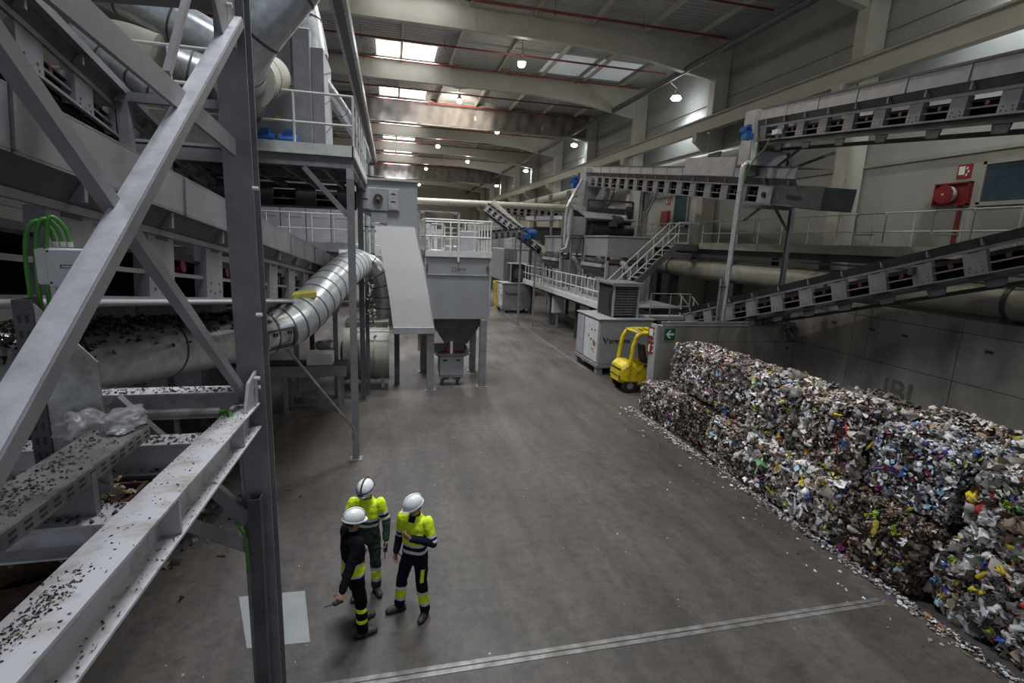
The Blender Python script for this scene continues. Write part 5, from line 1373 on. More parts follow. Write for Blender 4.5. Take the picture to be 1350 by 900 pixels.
MB().box(.22, .38, .1, .12, .93, .98).box(.7, .86, .1, .12, .93, .98).build('handle_slot', 'letter', tc_)
MB().box(.16, .94, .16, .9, .22, .38).build('base', 'steell', tc_); MB().box(.2, .45, .14, .16, .24, .31).box(.62, .88, .14, .16, .24, .31).build('fork_pocket', 'letter', tc_)
for x in (.26, .82):
    for y in (.25, .8): MB().cyl((x - .03, y, .1), (x + .03, y, .1), .1, 12).box(x - .04, x + .04, y - .04, y + .04, .14, .24).build('wheel', 'steeld', tc_)
MB().box(.42, .46, .35, .5, 1.12, 1.48).box(.64, .68, .35, .5, 1.12, 1.48).build('red_bracket', 'red', tc_)
MB().box(.5, .6, .3, .5, 1.12, 1.6).build('centre_bracket', 'rail', tc_)
fh_ = thing('fan_housing', 'round cream fan housing on feet behind the two slim posts', 'fan', (-.85, 18.1, 1.15))
MB().cyl((-.7, 0, 0), (.75, 0, 0), .92, 32).box(-.7, .75, 0, .95, .2, 1.1).build('housing', 'tankcream', fh_, smooth=.6)
for x in (-.7, -.2, .3, .75): MB().cyl((x - .02, 0, 0), (x + .02, 0, 0), .96, 32).build('rim', 'tankcream', fh_, smooth=.6)
MB().cyl((-.85, 0, 0), (-.7, 0, 0), .4, 20).build('inlet_ring', 'steell', fh_)
for x in (-.5, .55):
    for y in (-.5, .5): MB().bar((x, y, -.6), (x, y, -1.13), .1, .1, (0, 1, 0)).build('foot', 'tankcream', fh_)
motor(fh_, (-1.2, -.1, .3), .16, .4, (-1, 0, 0), 'steell')

# second walkway and machine line in the dark behind
w2 = thing('rear_walkway', 'pale railed walkway behind the cross conveyor at the left', 'walkway', (0, 0, 0))
MB().box(-9, -1.3, 20.4, 25.4, 4.75, 4.83).box(-9, -1.3, 20.35, 20.41, 4.6, 4.9).build('deck', 'steell', w2)
MB().ibeam((-9, 20.5, 4.4), (-1.3, 20.5, 4.4), .15, .3).build('long_beam', 'steel', w2)
railing(w2, [(-9, 20.4, 4.83), (-1.3, 20.4, 4.83)], 1.1, .8, 'rail', .025, 1, 0)
for x in (-8, -5.5, -3, -1.5): post(w2, (x, 20.6, 0), (x, 20.6, 4.3), .16, 'steeld')
sh_ = thing('sorting_cabin', 'pale panelled sorting cabin behind the rear walkway at the left', 'cabin', (-9, 22.2, 4.83))
pnm = None
for k in range(8):
    if pnm is None: pnm = MB().box(0.02, .93, 0, .08, 0, 2.3).box(.15, .8, -.02, 0, 1.0, 1.9).build('wall_panel', 'steell', sh_); pnm.location = (0, 0, 0)
    else: share(pnm, sh_, (.95 * k, 0, 0))
MB().box(0, 7.6, .08, 3, 0, 2.35).build('cabin_body', 'machine', sh_)
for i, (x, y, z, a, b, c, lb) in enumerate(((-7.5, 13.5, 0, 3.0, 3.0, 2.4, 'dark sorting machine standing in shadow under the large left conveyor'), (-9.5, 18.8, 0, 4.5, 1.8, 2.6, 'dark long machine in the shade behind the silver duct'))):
    t = thing('dark_machine', lb, 'machine', (x, y, z))
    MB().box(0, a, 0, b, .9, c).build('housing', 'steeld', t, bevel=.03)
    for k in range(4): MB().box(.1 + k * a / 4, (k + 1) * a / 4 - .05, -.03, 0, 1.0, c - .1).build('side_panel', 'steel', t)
    for px_ in (.1, a - .1):
        for py_ in (.1, b - .1): MB().box(px_ - .08, px_ + .08, py_ - .08, py_ + .08, 0, .9).build('leg', 'steeld', t)
    MB().box(0, a, b * .3, b * .7, c, c + .9).build('upper_housing', 'steeld', t)
t = thing('low_conveyor', 'low dark conveyor table on thin legs on the floor behind the silver duct', 'conveyor', (-4.6, 15.2, 0))
MB().box(0, 3.3, 0, .9, 1.15, 1.4).build('table', 'steeld', t); MB().box(0, 3.3, -.02, 0, 1.1, 1.42).build('side_rail', 'steel', t); MB().box(0, 3.3, .1, .8, 1.4, 1.42).build('belt', 'belt', t)
for x in (.2, 1.6, 3.1):
    for y in (.05, .85): MB().box(x - .05, x + .05, y - .05, y + .05, 0, 1.15).build('leg', 'steel', t)
MB().box(2.2, 2.9, .1, .7, 1.42, 1.75).build('control_box', 'white', t)
t = thing('low_conveyor', 'second low conveyor with diagonal braces farther back at the left', 'conveyor', (-5.2, 12.9, 0))
MB().box(0, 2.2, 0, .8, .75, .95).build('table', 'steeld', t)
for x in (.2, 2.0): MB().box(x - .05, x + .05, .05, .15, 0, .75).bar((x, .1, .1), (x - .7, .1, .75), .05, .05).build('leg', 'steel', t)
t = thing('grey_drum_stand', 'small grey stand with hanging pale scraps behind the two slim posts', 'stand', (-.75, 16.9, 0))
MB().bar((0, 0, 0), (0, 0, 4.3), .12, .12, (0, 1, 0)).build('post', 'steeld', t)
pts = [(-.62 + rs.normal(0, .08), 16.8 + rs.normal(0, .05), 3.0 + rs.normal(0, .32)) for i in range(60)]
crumbs('hanging_scraps', 'pale paper strips caught on the stand behind the slim posts', pts, .05, .16, 44, wts=(1, 1, 2, 3, 4, 0))
# heaps on the floor at left rear
pts = []
for i in range(2500):
    x = rs.normal(-6.0, 1.3); y = rs.normal(9.6, .8); h = .5 * math.exp(-((x + 6.0) ** 2) / 3 - ((y - 9.6) ** 2) / 1.2)
    pts.append((x, y, max(.01, h + rs.uniform(-.05, .04))))
hm = MB(); vs = [(-9 + .4 * i, 7.8 + .4 * j, .47 * math.exp(-((-9 + .4 * i + 6.0) ** 2) / 3 - ((7.8 + .4 * j - 9.6) ** 2) / 1.2) - .03) for j in range(10) for i in range(16)]
hm.add(vs, [(j * 16 + i, j * 16 + i + 1, (j + 1) * 16 + i + 1, (j + 1) * 16 + i) for j in range(9) for i in range(15)])
wh = thing('waste_heap', 'low heap of dark shredded waste on the floor beneath the silver duct', 'waste heap')
hm.build('heap_core', 'dirtcore', wh, smooth=True) if 'dirtcore' in M else hm.build('heap_core', 'dark', wh, smooth=True)
crumbs('heap_scraps', '', pts, .04, .16, 51, parent=wh, wts=(4, 4, 3, 2, 1, 4))
# coil of brown hose on dark blocks
hc_ = thing('coiled_belt', 'coil of brown belt lying on the floor at the lower left', 'coil', (-4.98, 7.6, 0))
for k in range(7):
    r = .40 + .035 * k
    m = MB(); n = 36; vs = []
    for i in range(n):
        a = 2 * PI * i / n
        for rr_, z in ((r, .12), (r + .026, .12), (r + .026, .46 + .01 * math.sin(3 * a + k)), (r, .46 + .01 * math.sin(3 * a + k))): vs.append((rr_ * math.cos(a) * 1.15, rr_ * math.sin(a), z))
    m.add(vs, [(i * 4 + j, i * 4 + (j + 1) % 4, ((i + 1) % n) * 4 + (j + 1) % 4, ((i + 1) % n) * 4 + j) for i in range(n) for j in range(4)])
    m.build('belt_turn', 'brown', hc_)
MB().box(-.6, -.45, -.6, .6, 0, .12).box(.45, .6, -.6, .6, 0, .12).build('wooden_batten', 'dark', hc_)
for i, (x, y, lb) in enumerate(((-4.15, 7.9, 'dark stub post beside the coiled belt, nearest to it'), (-5.35, 9.3, 'dark stub post behind the coiled belt'))):
    t = thing('stub_post', lb, 'post', (x, y, 0)); MB().ibeam((0, 0, 0), (0, 0, 2.6), .16, .16, .012, (0, 1, 0)).build('shaft', 'dark', t); MB().box(-.14, .14, -.14, .14, 0, .02).build('foot_plate', 'dark', t)
# orange crate edge and sheet with wood shreds under the tray
t = thing('orange_crate', 'orange crate corner showing under the perforated tray at the left edge', 'crate', (-2.45, 3.6, 3.32))
MB().box(-.4, .3, -.2, .2, -.02, .3).build('crate_body', 'orange', t); MB().box(-.42, .32, -.22, .22, .3, .33).build('rim', 'orange', t)
pts = [(-2.5 + rs.normal(0, .11), 3.0 + rs.normal(0, .07), 3.43 + rs.uniform(0, .05)) for i in range(160)]
t = thing('straw_tray', 'dark tray of straw-coloured shreds hanging under the perforated tray', 'tray', (-1.70, 3.12, 3.62))
MB().box(-.25, .25, -.15, .15, -.02, .02).box(-.25, .25, .15, .17, -.02, .06).box(.23, .25, -.15, .15, -.02, .06).build('tray_body', 'brown', t)
crumbs('straw', '', [(a + 2.5, b - 3.0, c - 3.4) for a, b, c in pts], .02, .06, 61, parent=t, pal=np.array([(.42, .33, .2), (.3, .22, .12), (.5, .45, .36), (.2, .14, .08), (.55, .52, .48), (.1, .07, .05)]), wts=(4, 3, 3, 2, 1, 1))

# ================================================================ FAR CENTRE
for lb, a, b, W_, cv in (('distant conveyor slanting down to the right in the far centre', V(5.6, 32.0, 7.05), V(8.6, 30.0, 4.75), 1.0, 0),
                        ('distant dark conveyor running level to the right in the far centre', V(8.3, 41.5, 7.45), V(13.6, 39.8, 7.0), 1.0, .2),
                        ('distant conveyor rising right with blue motor in the far centre', V(4.2, 29.0, 5.05), V(8.1, 30.6, 5.55), .9, 0)):
    side = Vector((0, 1, 0)) if abs((b - a).x) > abs((b - a).y) else Vector((1, 0, 0))
    t, PP, LL = conveyor(lb, a, b, W_, tuple(side), .42 if cv == 0 else .62, .2 if cv == 0 else .26, .42 if cv == 0 else .55, .12, cv, 1.2, first=.05, rr='dark', inner='steell')
    for fr_ in ((.97,) if 'level' not in lb else (.3, .8)):
        q = PP(LL * fr_, .4, 0); zz = (q + t.location).z
        MB().bar(q, q - V(0, 0, zz), .10, .10, (0, 1, 0)).build('support_leg', 'steel', t)
    if 'blue' in lb: motor(t, PP(LL - .2, -.35, .2), .2, .5, (1, 0, 0))
dd = thing('wide_duct', 'beige duct slanting down right beside the distant conveyor', 'duct', (6.2, 32.6, 7.5))
MB().cyl((0, 0, 0), (3.3, -1.2, -3.0), .3, 16).build('duct_body', 'cream', dd, smooth=.7)
hp = thing('long_cream_pipe', 'long cream pipe crossing the hall level with the far machines', 'pipe', (1.0, 33.0, 7.42))
MB().cyl((0, 0, 0), (10.5, 0, .1), .2, 16).build('pipe', 'roofbeam', hp, smooth=.7)
for k in range(5): MB().cyl((2 * k + .5, 0, 0), (2 * k + .56, 0, 0), .22, 16).build('pipe_joint', 'raild', hp)
for x in (.3, 10.2): MB().bar((x, 0, -7.4), (x, 0, -.1), .16, .16, (0, 1, 0)).build('support_post', 'raild', hp)


def block(name, cat, label, loc, s, mat_, seed):
    """distant machine: housing, panels, legs, rail and head box"""
    r = random.Random(seed); t = thing(name, label, cat, loc); a, b, c = s; lift = .25 * c
    MB().box(0, a, 0, b, lift, c * .8).build('housing', mat_, t, bevel=.04)
    n = max(2, int(a / 1.1))
    for k in range(n): MB().box(a * k / n + .05, a * (k + 1) / n - .05, -.04, 0, lift + .15, c * .8 - .15).build('panel', r.choice(['steell', 'steel', 'rail', 'machine']), t)
    for x in (.1, a - .1):
        for y in (.1, b - .1): MB().box(x - .09, x + .09, y - .09, y + .09, 0, lift).build('leg', 'steeld', t)
    MB().box(a * .2, a * .7, b * .2, b * .7, c * .8, c).build('head_box', 'steell', t, bevel=.03)
    railing(t, [(0, 0, c * .8), (a, 0, c * .8)], 1.0, 1.0, 'rail', .03, 1, .12)
    return t


FAR = [((-1.0, 30, 0), (4.5, 4, 5.2), 'machine', 'grey railed machine far behind the container machine, left part'),
       ((3.8, 40, 0), (3.6, 5, 4.6), 'steel', 'grey railed machine far back right of the container machine'),
       ((-5.5, 38, 0), (6, 5, 7.0), 'steeld', 'dark tall machine far back at the left'),
       ((1.0, 52, 0), (6, 5, 6.6), 'machine', 'pale machine block far back in the hall centre'),
       ((10.5, 48, 0), (5, 6, 5.6), 'steel', 'grey machine block far back at the right'),
       ((-6, 58, 0), (7, 6, 8.5), 'steel', 'grey tower machine farthest back at the left'),
       ((9, 66, 0), (6, 6, 7.5), 'machine', 'pale machine block farthest back at the right')]
for i, (l_, s_, m_, lb) in enumerate(FAR): block('sorting_machine', 'machine', lb, l_, s_, m_, i)
ft = thing('funnel_tower', 'small pale funnel on a frame seen just above the railed machine top', 'funnel', (2.6, 29.0, 0))
MB().lathe([(.8, 6.6), (.75, 6.4), (.25, 5.9), (.2, 5.7)], (0, 0, 0), 18).build('funnel', 'cream', ft, smooth=.6)
for x in (-1.1, 1.1): MB().bar((x, 0, 0), (x, 0, 6.6), .14, .14, (0, 1, 0)).build('post', 'steel', ft)
MB().bar((-1.1, 0, 6.6), (1.1, 0, 6.6), .14, .14).bar((-1.1, 0, 6.0), (-.5, 0, 6.6), .08, .08).bar((1.1, 0, 6.0), (.5, 0, 6.6), .08, .08).build('cross_beam', 'steel', ft)

# ================================================================ PEOPLE
def lerp(a, b, t): return a + (b - a) * t


class Blob:
    """closed lofts that overlap; a voxel remesh makes them one skin"""
    def __init__(s): s.m = MB()

    def ell(s, c, r, n=14, rot=None):
        c = Vector(c); vs = [c + (rot @ V(0, 0, -r[2]) if rot else V(0, 0, -r[2]))]
        k = n // 2
        for i in range(1, k):
            th = PI * i / k - PI / 2
            for j in range(n):
                a = 2 * PI * j / n; p = V(r[0] * math.cos(th) * math.cos(a), r[1] * math.cos(th) * math.sin(a), r[2] * math.sin(th))
                vs.append(c + (rot @ p if rot else p))
        p = V(0, 0, r[2]); vs.append(c + (rot @ p if rot else p))
        fs = [(0, 1 + (j + 1) % n, 1 + j) for j in range(n)]
        for i in range(k - 2):
            for j in range(n): fs.append((1 + i * n + j, 1 + i * n + (j + 1) % n, 1 + (i + 1) * n + (j + 1) % n, 1 + (i + 1) * n + j))
        L = len(vs) - 1; o = 1 + (k - 2) * n
        fs += [(L, o + j, o + (j + 1) % n) for j in range(n)]
        s.m.add(vs, fs); return s

    def limb(s, pts, rad, n=12):
        """capsule chain; rad may be (side, front) pairs with the side axis along x"""
        pts = [Vector(p) for p in pts]
        for i in range(len(pts) - 1):
            ra, rb_ = rad[i], rad[i + 1]
            s.m.cyl(pts[i], pts[i + 1], ra, n, rb_)
        for p, r in zip(pts, rad): s.ell(p, (r, r, r), 12)
        return s

    def rings(s, rr, n=20):
        """horizontal ellipse rings (cx, cy, z, rx, ry)"""
        vs = []
        for cx, cy, z, rx, ry in rr:
            for j in range(n):
                a = 2 * PI * j / n; vs.append((cx + rx * math.copysign(abs(math.cos(a)) ** .85, math.cos(a)), cy + ry * math.copysign(abs(math.sin(a)) ** .85, math.sin(a)), z))
        fs = [(i * n + j, i * n + (j + 1) % n, (i + 1) * n + (j + 1) % n, (i + 1) * n + j) for i in range(len(rr) - 1) for j in range(n)] + [tuple(range(n - 1, -1, -1)), tuple(range((len(rr) - 1) * n, len(rr) * n))]
        s.m.add(vs, fs); return s

    def build(s, name, mats, parent, voxel, colour=None, smooth_it=2, noise_=0.0, seed=0):
        o = s.m.build(name, mats[0], None)
        md = o.modifiers.new('r', 'REMESH'); md.mode = 'VOXEL'; md.voxel_size = voxel
        if noise_ > 0:
            tx = bpy.data.textures.new('folds', 'CLOUDS'); tx.noise_scale = .085; tx.noise_depth = 2
            dm = o.modifiers.new('d', 'DISPLACE'); dm.texture = tx; dm.strength = noise_; dm.mid_level = .5
        sm = o.modifiers.new('s', 'SMOOTH'); sm.factor = .5; sm.iterations = smooth_it
        dg = bpy.context.evaluated_depsgraph_get()
        me = bpy.data.meshes.new_from_object(o.evaluated_get(dg), depsgraph=dg)
        bpy.data.objects.remove(o)
        me.name = name; me.materials.clear()
        for k in mats: me.materials.append(M[k])
        if colour:
            idx = [mats.index(colour(p.center)) for p in me.polygons]
            me.polygons.foreach_set('material_index', idx)
        me.shade_smooth()
        r = bpy.data.objects.new(name, me); COL.objects.link(r); r.parent = parent
        return r


def hand(B, w_, d, palm, side, curl, scale=1.0):
    """w_ wrist, d direction of the hand, palm: direction the palm faces, side: +1/-1 thumb side"""
    w_ = Vector(w_); d = Vector(d).normalized(); n = Vector(palm); n = (n - d * n.dot(d)).normalized(); t = n.cross(d) * side
    k = scale
    rot = Matrix((t, n, d)).transposed()
    B.ell(w_ + d * .045 * k, (.042 * k, .017 * k, .052 * k), 12, rot)
    for i, (o, l) in enumerate(((.030, .075), (.010, .085), (-.011, .08), (-.031, .062))):
        p = w_ + d * .085 * k + t * o * k; r = .0092 * k; pts = [w_ + d * .05 * k + t * o * k, p]; a = 0
        for s_ in (.45, .32, .23):
            a += curl * (.9 if s_ == .45 else 1.1)
            p = p + (d * math.cos(a) + n * math.sin(a)) * l * s_ * k; pts.append(p)
        B.limb(pts, [r * 1.05, r, r * .95, r * .9, r * .8], 8)
    p = w_ + d * .02 * k + t * .03 * k
    B.limb([p, p + (d * .5 + t * .75 + n * .3).normalized() * .04 * k, p + (d * .8 + t * .65 + n * .5).normalized() * .075 * k], [.014 * k, .011 * k, .009 * k], 8)


def seg_d(p, a, b):
    ab = b - a; t = max(0, min(1, (p - a).dot(ab) / ab.length_squared)); return (p - a - ab * t).length, t


def person(label, loc, rz, feet, arms, head, torso_col, sleeve_col, leg_col, jm, tm, H=1.0, lean=(0, 0), strap=False, beard=False):
    """local frame: +y front, +x the person's right"""
    t = thing('person', label, 'person', loc, rz)
    Lx, Ly = lean
    hip = {1: V(.09, 0, .92), -1: V(-.09, 0, .92)}
    knees = {}; ank = {}
    for s_ in (1, -1):
        fx, fy, fyaw, kx = feet[s_]; ank[s_] = V(fx, fy, .10)
        knees[s_] = (hip[s_] + ank[s_]) * .5 + V(math.sin(fyaw) * kx, math.cos(fyaw) * kx, .02)
    sh = {1: V(.19 + Lx, Ly, 1.43), -1: V(-.19 + Lx, Ly, 1.43)}
    hc = V(Lx, Ly + head[2], 1.635); hy, hp = head[0], head[1]
    Rh = Matrix.Rotation(hy, 3, 'Z') @ Matrix.Rotation(hp, 3, 'X')
    # body: one continuous skin
    B = Blob()
    B.rings([(0, 0, .86, .145, .10), (0, 0, .95, .155, .11), (Lx * .4, Ly * .4, 1.08, .138, .10), (Lx * .8, Ly * .8, 1.25, .155, .11), (Lx, Ly, 1.38, .165, .105), (Lx, Ly, 1.46, .10, .075), (Lx, Ly, 1.50, .055, .055)])
    B.limb([(Lx, Ly, 1.44), (Lx, (Ly + hc.y) / 2 + .0, 1.52), hc - V(0, 0, .04)], [.065, .058, .055])
    B.ell(hc, (.075, .094, .108), 20, Rh)
    B.ell(hc + Rh @ V(0, .022, -.052), (.056, .068, .062), 16, Rh)
    B.ell(hc + Rh @ V(0, .052, -.092), (.024, .03, .022), 12, Rh)          # chin
    B.limb([hc + Rh @ V(0, .088, .012), hc + Rh @ V(0, .108, -.022)], [.009, .014], 8)   # nose
    B.ell(hc + Rh @ V(0, .084, .022), (.045, .014, .010), 12, Rh)          # brow
    for s_ in (1, -1):
        B.ell(hc + Rh @ V(.078 * s_, -.005, -.01), (.012, .02, .032), 10, Rh)
        B.ell(hc + Rh @ V(.034 * s_, .072, -.022), (.018, .016, .014), 10, Rh)
        e, wr, hd, pm, th, cu = arms[s_]
        e = Vector(e); wr = Vector(wr)
        B.limb([sh[s_] + V(-.02 * s_, 0, 0), e, wr], [.058, .04, .028])
        hand(B, wr, hd, pm, th, cu)
        B.limb([hip[s_], knees[s_], ank[s_]], [.085, .055, .038]); B.ell(ank[s_] + V(0, 0, -.04), (.04, .05, .04))
    body = B.build('body', ['skin'], t, .0068, None, 2)
    # face details
    for s_ in (1, -1):
        MB().lathe([(.0, .009), (.007, .006), (.009, 0), (.007, -.006), (.0, -.009)], hc + Rh @ V(.031 * s_, .079, .0), 10, caps=False).build('eye', 'eye', t, smooth=True)
        MB().lathe([(.0, .004), (.004, 0), (.0, -.004)], hc + Rh @ V(.031 * s_, .087, .0), 8, caps=False).build('pupil', 'letter', t, smooth=True)
        MB().bar(hc + Rh @ V(.016 * s_, .094, .022), hc + Rh @ V(.05 * s_, .085, .022), .006, .006).build('eyebrow', 'hair', t)
    MB().tube([hc + Rh @ V(-.022, .084, -.058), hc + Rh @ V(0, .092, -.056), hc + Rh @ V(.022, .084, -.058)], [.004, .0055, .004], 6).build('mouth', 'lip', t)
    hb = Blob(); hb.ell(hc + Rh @ V(0, -.014, .008), (.081, .092, .105), 18, Rh)
    def hcol(p): return 'hair'
    hr = hb.build('hair', ['hair'], t, .012, None, 1)
    hr_me = hr.data; bm = bmesh.new(); bm.from_mesh(hr_me)
    RI = Rh.transposed()
    dl = [v for v in bm.verts if (RI @ (v.co - hc)).y > .045 and (RI @ (v.co - hc)).z < .06 or (RI @ (v.co - hc)).z < -.055 or ((RI @ (v.co - hc)).y > .0 and (RI @ (v.co - hc)).z < -.0)]
    bmesh.ops.delete(bm, geom=dl, context='VERTS'); bm.to_mesh(hr_me); bm.free()
    # helmet
    hm = Blob(); hm.ell(hc + Rh @ V(0, -.005, .055), (.118, .142, .125), 24, Rh)
    hmo = hm.build('helmet', ['helmet'], t, .010, None, 2)
    bm = bmesh.new(); bm.from_mesh(hmo.data); bmesh.ops.delete(bm, geom=[v for v in bm.verts if (RI @ (v.co - hc)).z < .035], context='VERTS'); bm.to_mesh(hmo.data); bm.free()
    m = MB(); n = 32; vs = []
    for i in range(n):
        a = 2 * PI * i / n; ca, sa = math.cos(a), math.sin(a); ex = 1.08 + .26 * max(0, sa) ** 2
        vs += [hc + Rh @ V(.114 * ca, -.005 + .138 * sa, .045), hc + Rh @ V(.114 * 1.08 * ca, -.005 + .138 * ex * sa, .030), hc + Rh @ V(.114 * 1.08 * ca, -.005 + .138 * ex * sa, .024), hc + Rh @ V(.108 * ca, -.005 + .132 * sa, .034)]
    m.add(vs, [(i * 4 + j, i * 4 + (j + 1) % 4, ((i + 1) % n) * 4 + (j + 1) % 4, ((i + 1) % n) * 4 + j) for i in range(n) for j in range(4)])
    m.build('brim', 'helmet', hmo, smooth=.9)
    m = MB(); m.tube([hc + Rh @ V(0, .146 * math.cos(a) - .005, .055 + .128 * math.sin(a)) for a in [PI * k / 12 for k in range(1, 12)]], .011, 6); m.build('crest', 'helmet', hmo, smooth=True)
    if strap:
        m = MB(); m.tube([hc + Rh @ V(.123 * math.cos(a), -.005 + .148 * math.sin(a), .075) for a in [2 * PI * k / 24 for k in range(25)]], .010, 6, caps=False)
        m.tube([hc + Rh @ V(0, .152 * math.cos(a) - .005, .06 + .133 * math.sin(a)) for a in [PI * k / 12 for k in range(1, 12)]], .012, 6)
        q = hc + Rh @ V(0, .155, .08); m.bar(q - Rh @ V(.03, 0, 0), q + Rh @ V(.03, 0, 0), .04, .035)
        m.build('head_torch', 'letter', t)
    # jacket
    J = Blob()
    J.rings([(0, 0, .86, .178, .128), (0, 0, .95, .182, .132), (Lx * .4, Ly * .4, 1.06, .170, .127), (Lx * .8, Ly * .8, 1.22, .184, .134), (Lx, Ly, 1.34, .198, .132), (Lx, Ly, 1.42, .185, .115), (Lx, Ly, 1.48, .12, .088), (Lx, Ly, 1.51, .078, .074)])
    segs = []
    for s_ in (1, -1):
        e = Vector(arms[s_][0]); wr = Vector(arms[s_][1]); cuff = lerp(e, wr, .93)
        J.limb([sh[s_], e, cuff], [.078, .060, .047])
        segs += [(sh[s_], e, 0), (e, cuff, 1)]

    def jc(p):
        best = None
        for a, b, k in segs:
            d, tt = seg_d(p, a, b)
            if best is None or d < best[0]: best = (d, tt + k)
        ax = abs(p.x - Lx)
        if best[0] < .085 and (ax > .165 or best[1] > 1.0 and best[0] < .062): return sleeve_col(best[1])
        return torso_col(p)
    J.build('jacket', jm, t, .009, jc, 1, .028)
    # collar
    m = MB(); n = 24; vs = []
    for i in range(n):
        a = 2 * PI * i / n
        for r_, z in ((.078, 1.49), (.074, 1.53), (.066, 1.53), (.07, 1.49)): vs.append((Lx + r_ * math.cos(a), Ly + r_ * math.sin(a), z - .015 * max(0, math.sin(a))))
    m.add(vs, [(i * 4 + j, i * 4 + (j + 1) % 4, ((i + 1) % n) * 4 + (j + 1) % 4, ((i + 1) % n) * 4 + j) for i in range(n) for j in range(4)]); m.build('collar', tm[0], t, smooth=True)
    T = Blob()
    T.rings([(0, 0, .80, .155, .118), (0, 0, .88, .17, .124), (0, 0, .98, .165, .12)])
    for s_ in (1, -1): T.limb([hip[s_] + V(0, 0, -.02), knees[s_], ank[s_] + V(0, 0, .0)], [.100, .080, .072])
    def tc(p): return leg_col(p)
    T.build('trousers', tm, t, .009, tc, 1, .030)
    for s_ in (1, -1):
        fx, fy, fyaw, kx = feet[s_]; d = V(math.sin(fyaw), math.cos(fyaw), 0)
        b = Blob(); rt_ = Matrix.Rotation(-fyaw, 3, 'Z'); a = V(fx, fy, 0)
        b.limb([a + V(0, 0, .17), a + V(0, 0, .07)], [.056, .058]).ell(a + d * -.03 + V(0, 0, .055), (.045, .06, .055), 14, rt_).ell(a + d * .08 + V(0, 0, .05), (.05, .11, .05), 14, rt_).ell(a + d * .15 + V(0, 0, .042), (.048, .06, .042), 14, rt_)
        bt = b.build('boot', ['boot'], t, .009, None, 2)
        for v in bt.data.vertices: v.co.z = max(v.co.z, .004)
        so = MB(); n = 20; vs = [tuple(a + d * (.05 + .15 * math.sin(2 * PI * i / n)) + V(d.y, -d.x, 0) * .052 * math.cos(2 * PI * i / n) + V(0, 0, z)) for z in (.0, .022) for i in range(n)]
        so.add(vs, [(i, (i + 1) % n, n + (i + 1) % n, n + i) for i in range(n)] + [tuple(range(n)), tuple(range(n, 2 * n))]); so.build('sole', 'black', bt)
    return t


def bands(z, lst, default):
    for a, b, c in lst:
        if a <= z < b: return c
    return default


# man at right: yellow and navy, hand raised to the chest, looks down to the left
p3 = person('man in yellow and navy workwear at right, white helmet, one hand raised to his chest', (.30, 6.42, 0), math.radians(148), {1: (.21, .06, .75, .03), -1: (-.17, .02, -.10, .05)},
            {1: (V(.25, -.02, 1.13), V(.27, .05, .90), (0, .25, -1), (-1, .3, 0), 1, .35),
             -1: (V(-.29, .03, 1.16), V(-.06, .235, 1.29), (.75, .25, .45), (-.2, -1, .1), -1, .95)},
            (math.radians(-34), math.radians(-22), .03),
            lambda p: bands(p.z, ((.86, .98, 'navy'), (.98, 1.02, 'reflect'), (1.02, 1.075, 'navy'), (1.075, 1.115, 'reflect')), 'hivis') if not (p.z > 1.44 and p.y > .04 and abs(p.x) < .05) else 'navy',
            lambda t: 'hivis' if t < .62 else ('reflect' if t < .74 else ('navy' if t < .86 else ('reflect' if t < .98 else 'navy'))),
            lambda p: bands(p.z, ((.20, .25, 'reflect'), (.25, .37, 'hivis'), (.37, .42, 'reflect')), 'hivis' if (.58 < p.z < .76 and abs(abs(p.x) - .17) < .02 and p.y > .0 and p.x < 0) else 'navy'),
            ['hivis', 'reflect', 'navy'], ['navy', 'reflect', 'hivis'])
# man front left: black with a yellow waist band, seen from his right rear
p1 = person('man in black workwear with yellow waist band, seen from behind at left, white helmet', (-.50, 6.14, 0), math.radians(-62), {1: (.11, .06, .15, .02), -1: (-.16, .17, .05, .03)},
            {1: (V(.27, -.17, 1.16), V(.35, -.30, .98), (.35, -.55, -.75), (-.6, .3, -.6), 1, .75),
             -1: (V(-.27, .02, 1.14), V(-.10, .19, 1.16), (1, .1, .1), (0, -1, 0), 1, .7)},
            (math.radians(-8), math.radians(-10), .02),
            lambda p: bands(p.z, ((.93, .965, 'reflect'), (.965, 1.085, 'hivis'), (1.085, 1.12, 'reflect')), 'blackcloth'),
            lambda t: 'blackcloth',
            lambda p: bands(p.z, ((.24, .295, 'hivis'), (.40, .455, 'hivis')), 'blackcloth'),
            ['blackcloth', 'reflect', 'hivis'], ['blackcloth', 'hivis'], beard=True)
# man behind: green and yellow, faces the camera, headtorch
p2 = person('man in green and yellow workwear standing behind, helmet with a dark head torch', (-.36, 6.98, 0), math.radians(168), {1: (.12, .10, .2, .02), -1: (-.12, .0, -.55, .03)},
            {1: (V(.30, .03, 1.16), V(.20, .26, 1.12), (-.5, .8, 0), (0, 0, 1), -1, .6),
             -1: (V(-.28, .0, 1.15), V(-.30, .13, .93), (-.05, .4, -.9), (1, .2, 0), -1, .8)},
            (math.radians(-10), math.radians(-20), .035),
            lambda p: bands(p.z, ((.86, 1.10, 'dgreen'), (1.10, 1.145, 'reflect'), (1.145, 1.19, 'dgreen'), (1.19, 1.235, 'reflect')), 'hivis'),
            lambda t: 'hivis' if t < .42 else ('reflect' if t < .56 else ('navy' if t < .70 else ('reflect' if t < .84 else 'dgreen'))),
            lambda p: bands(p.z, ((.20, .26, 'reflect'), (.26, .38, 'hivis'), (.38, .44, 'reflect')), 'dgreen'),
            ['dgreen', 'reflect', 'hivis', 'navy'], ['dgreen', 'reflect', 'hivis'], strap=True)


def local_to_world(t, p):
    return Matrix.Translation(t.location) @ Matrix.Rotation(t.rotation_euler.z, 4, 'Z') @ Vector(p)


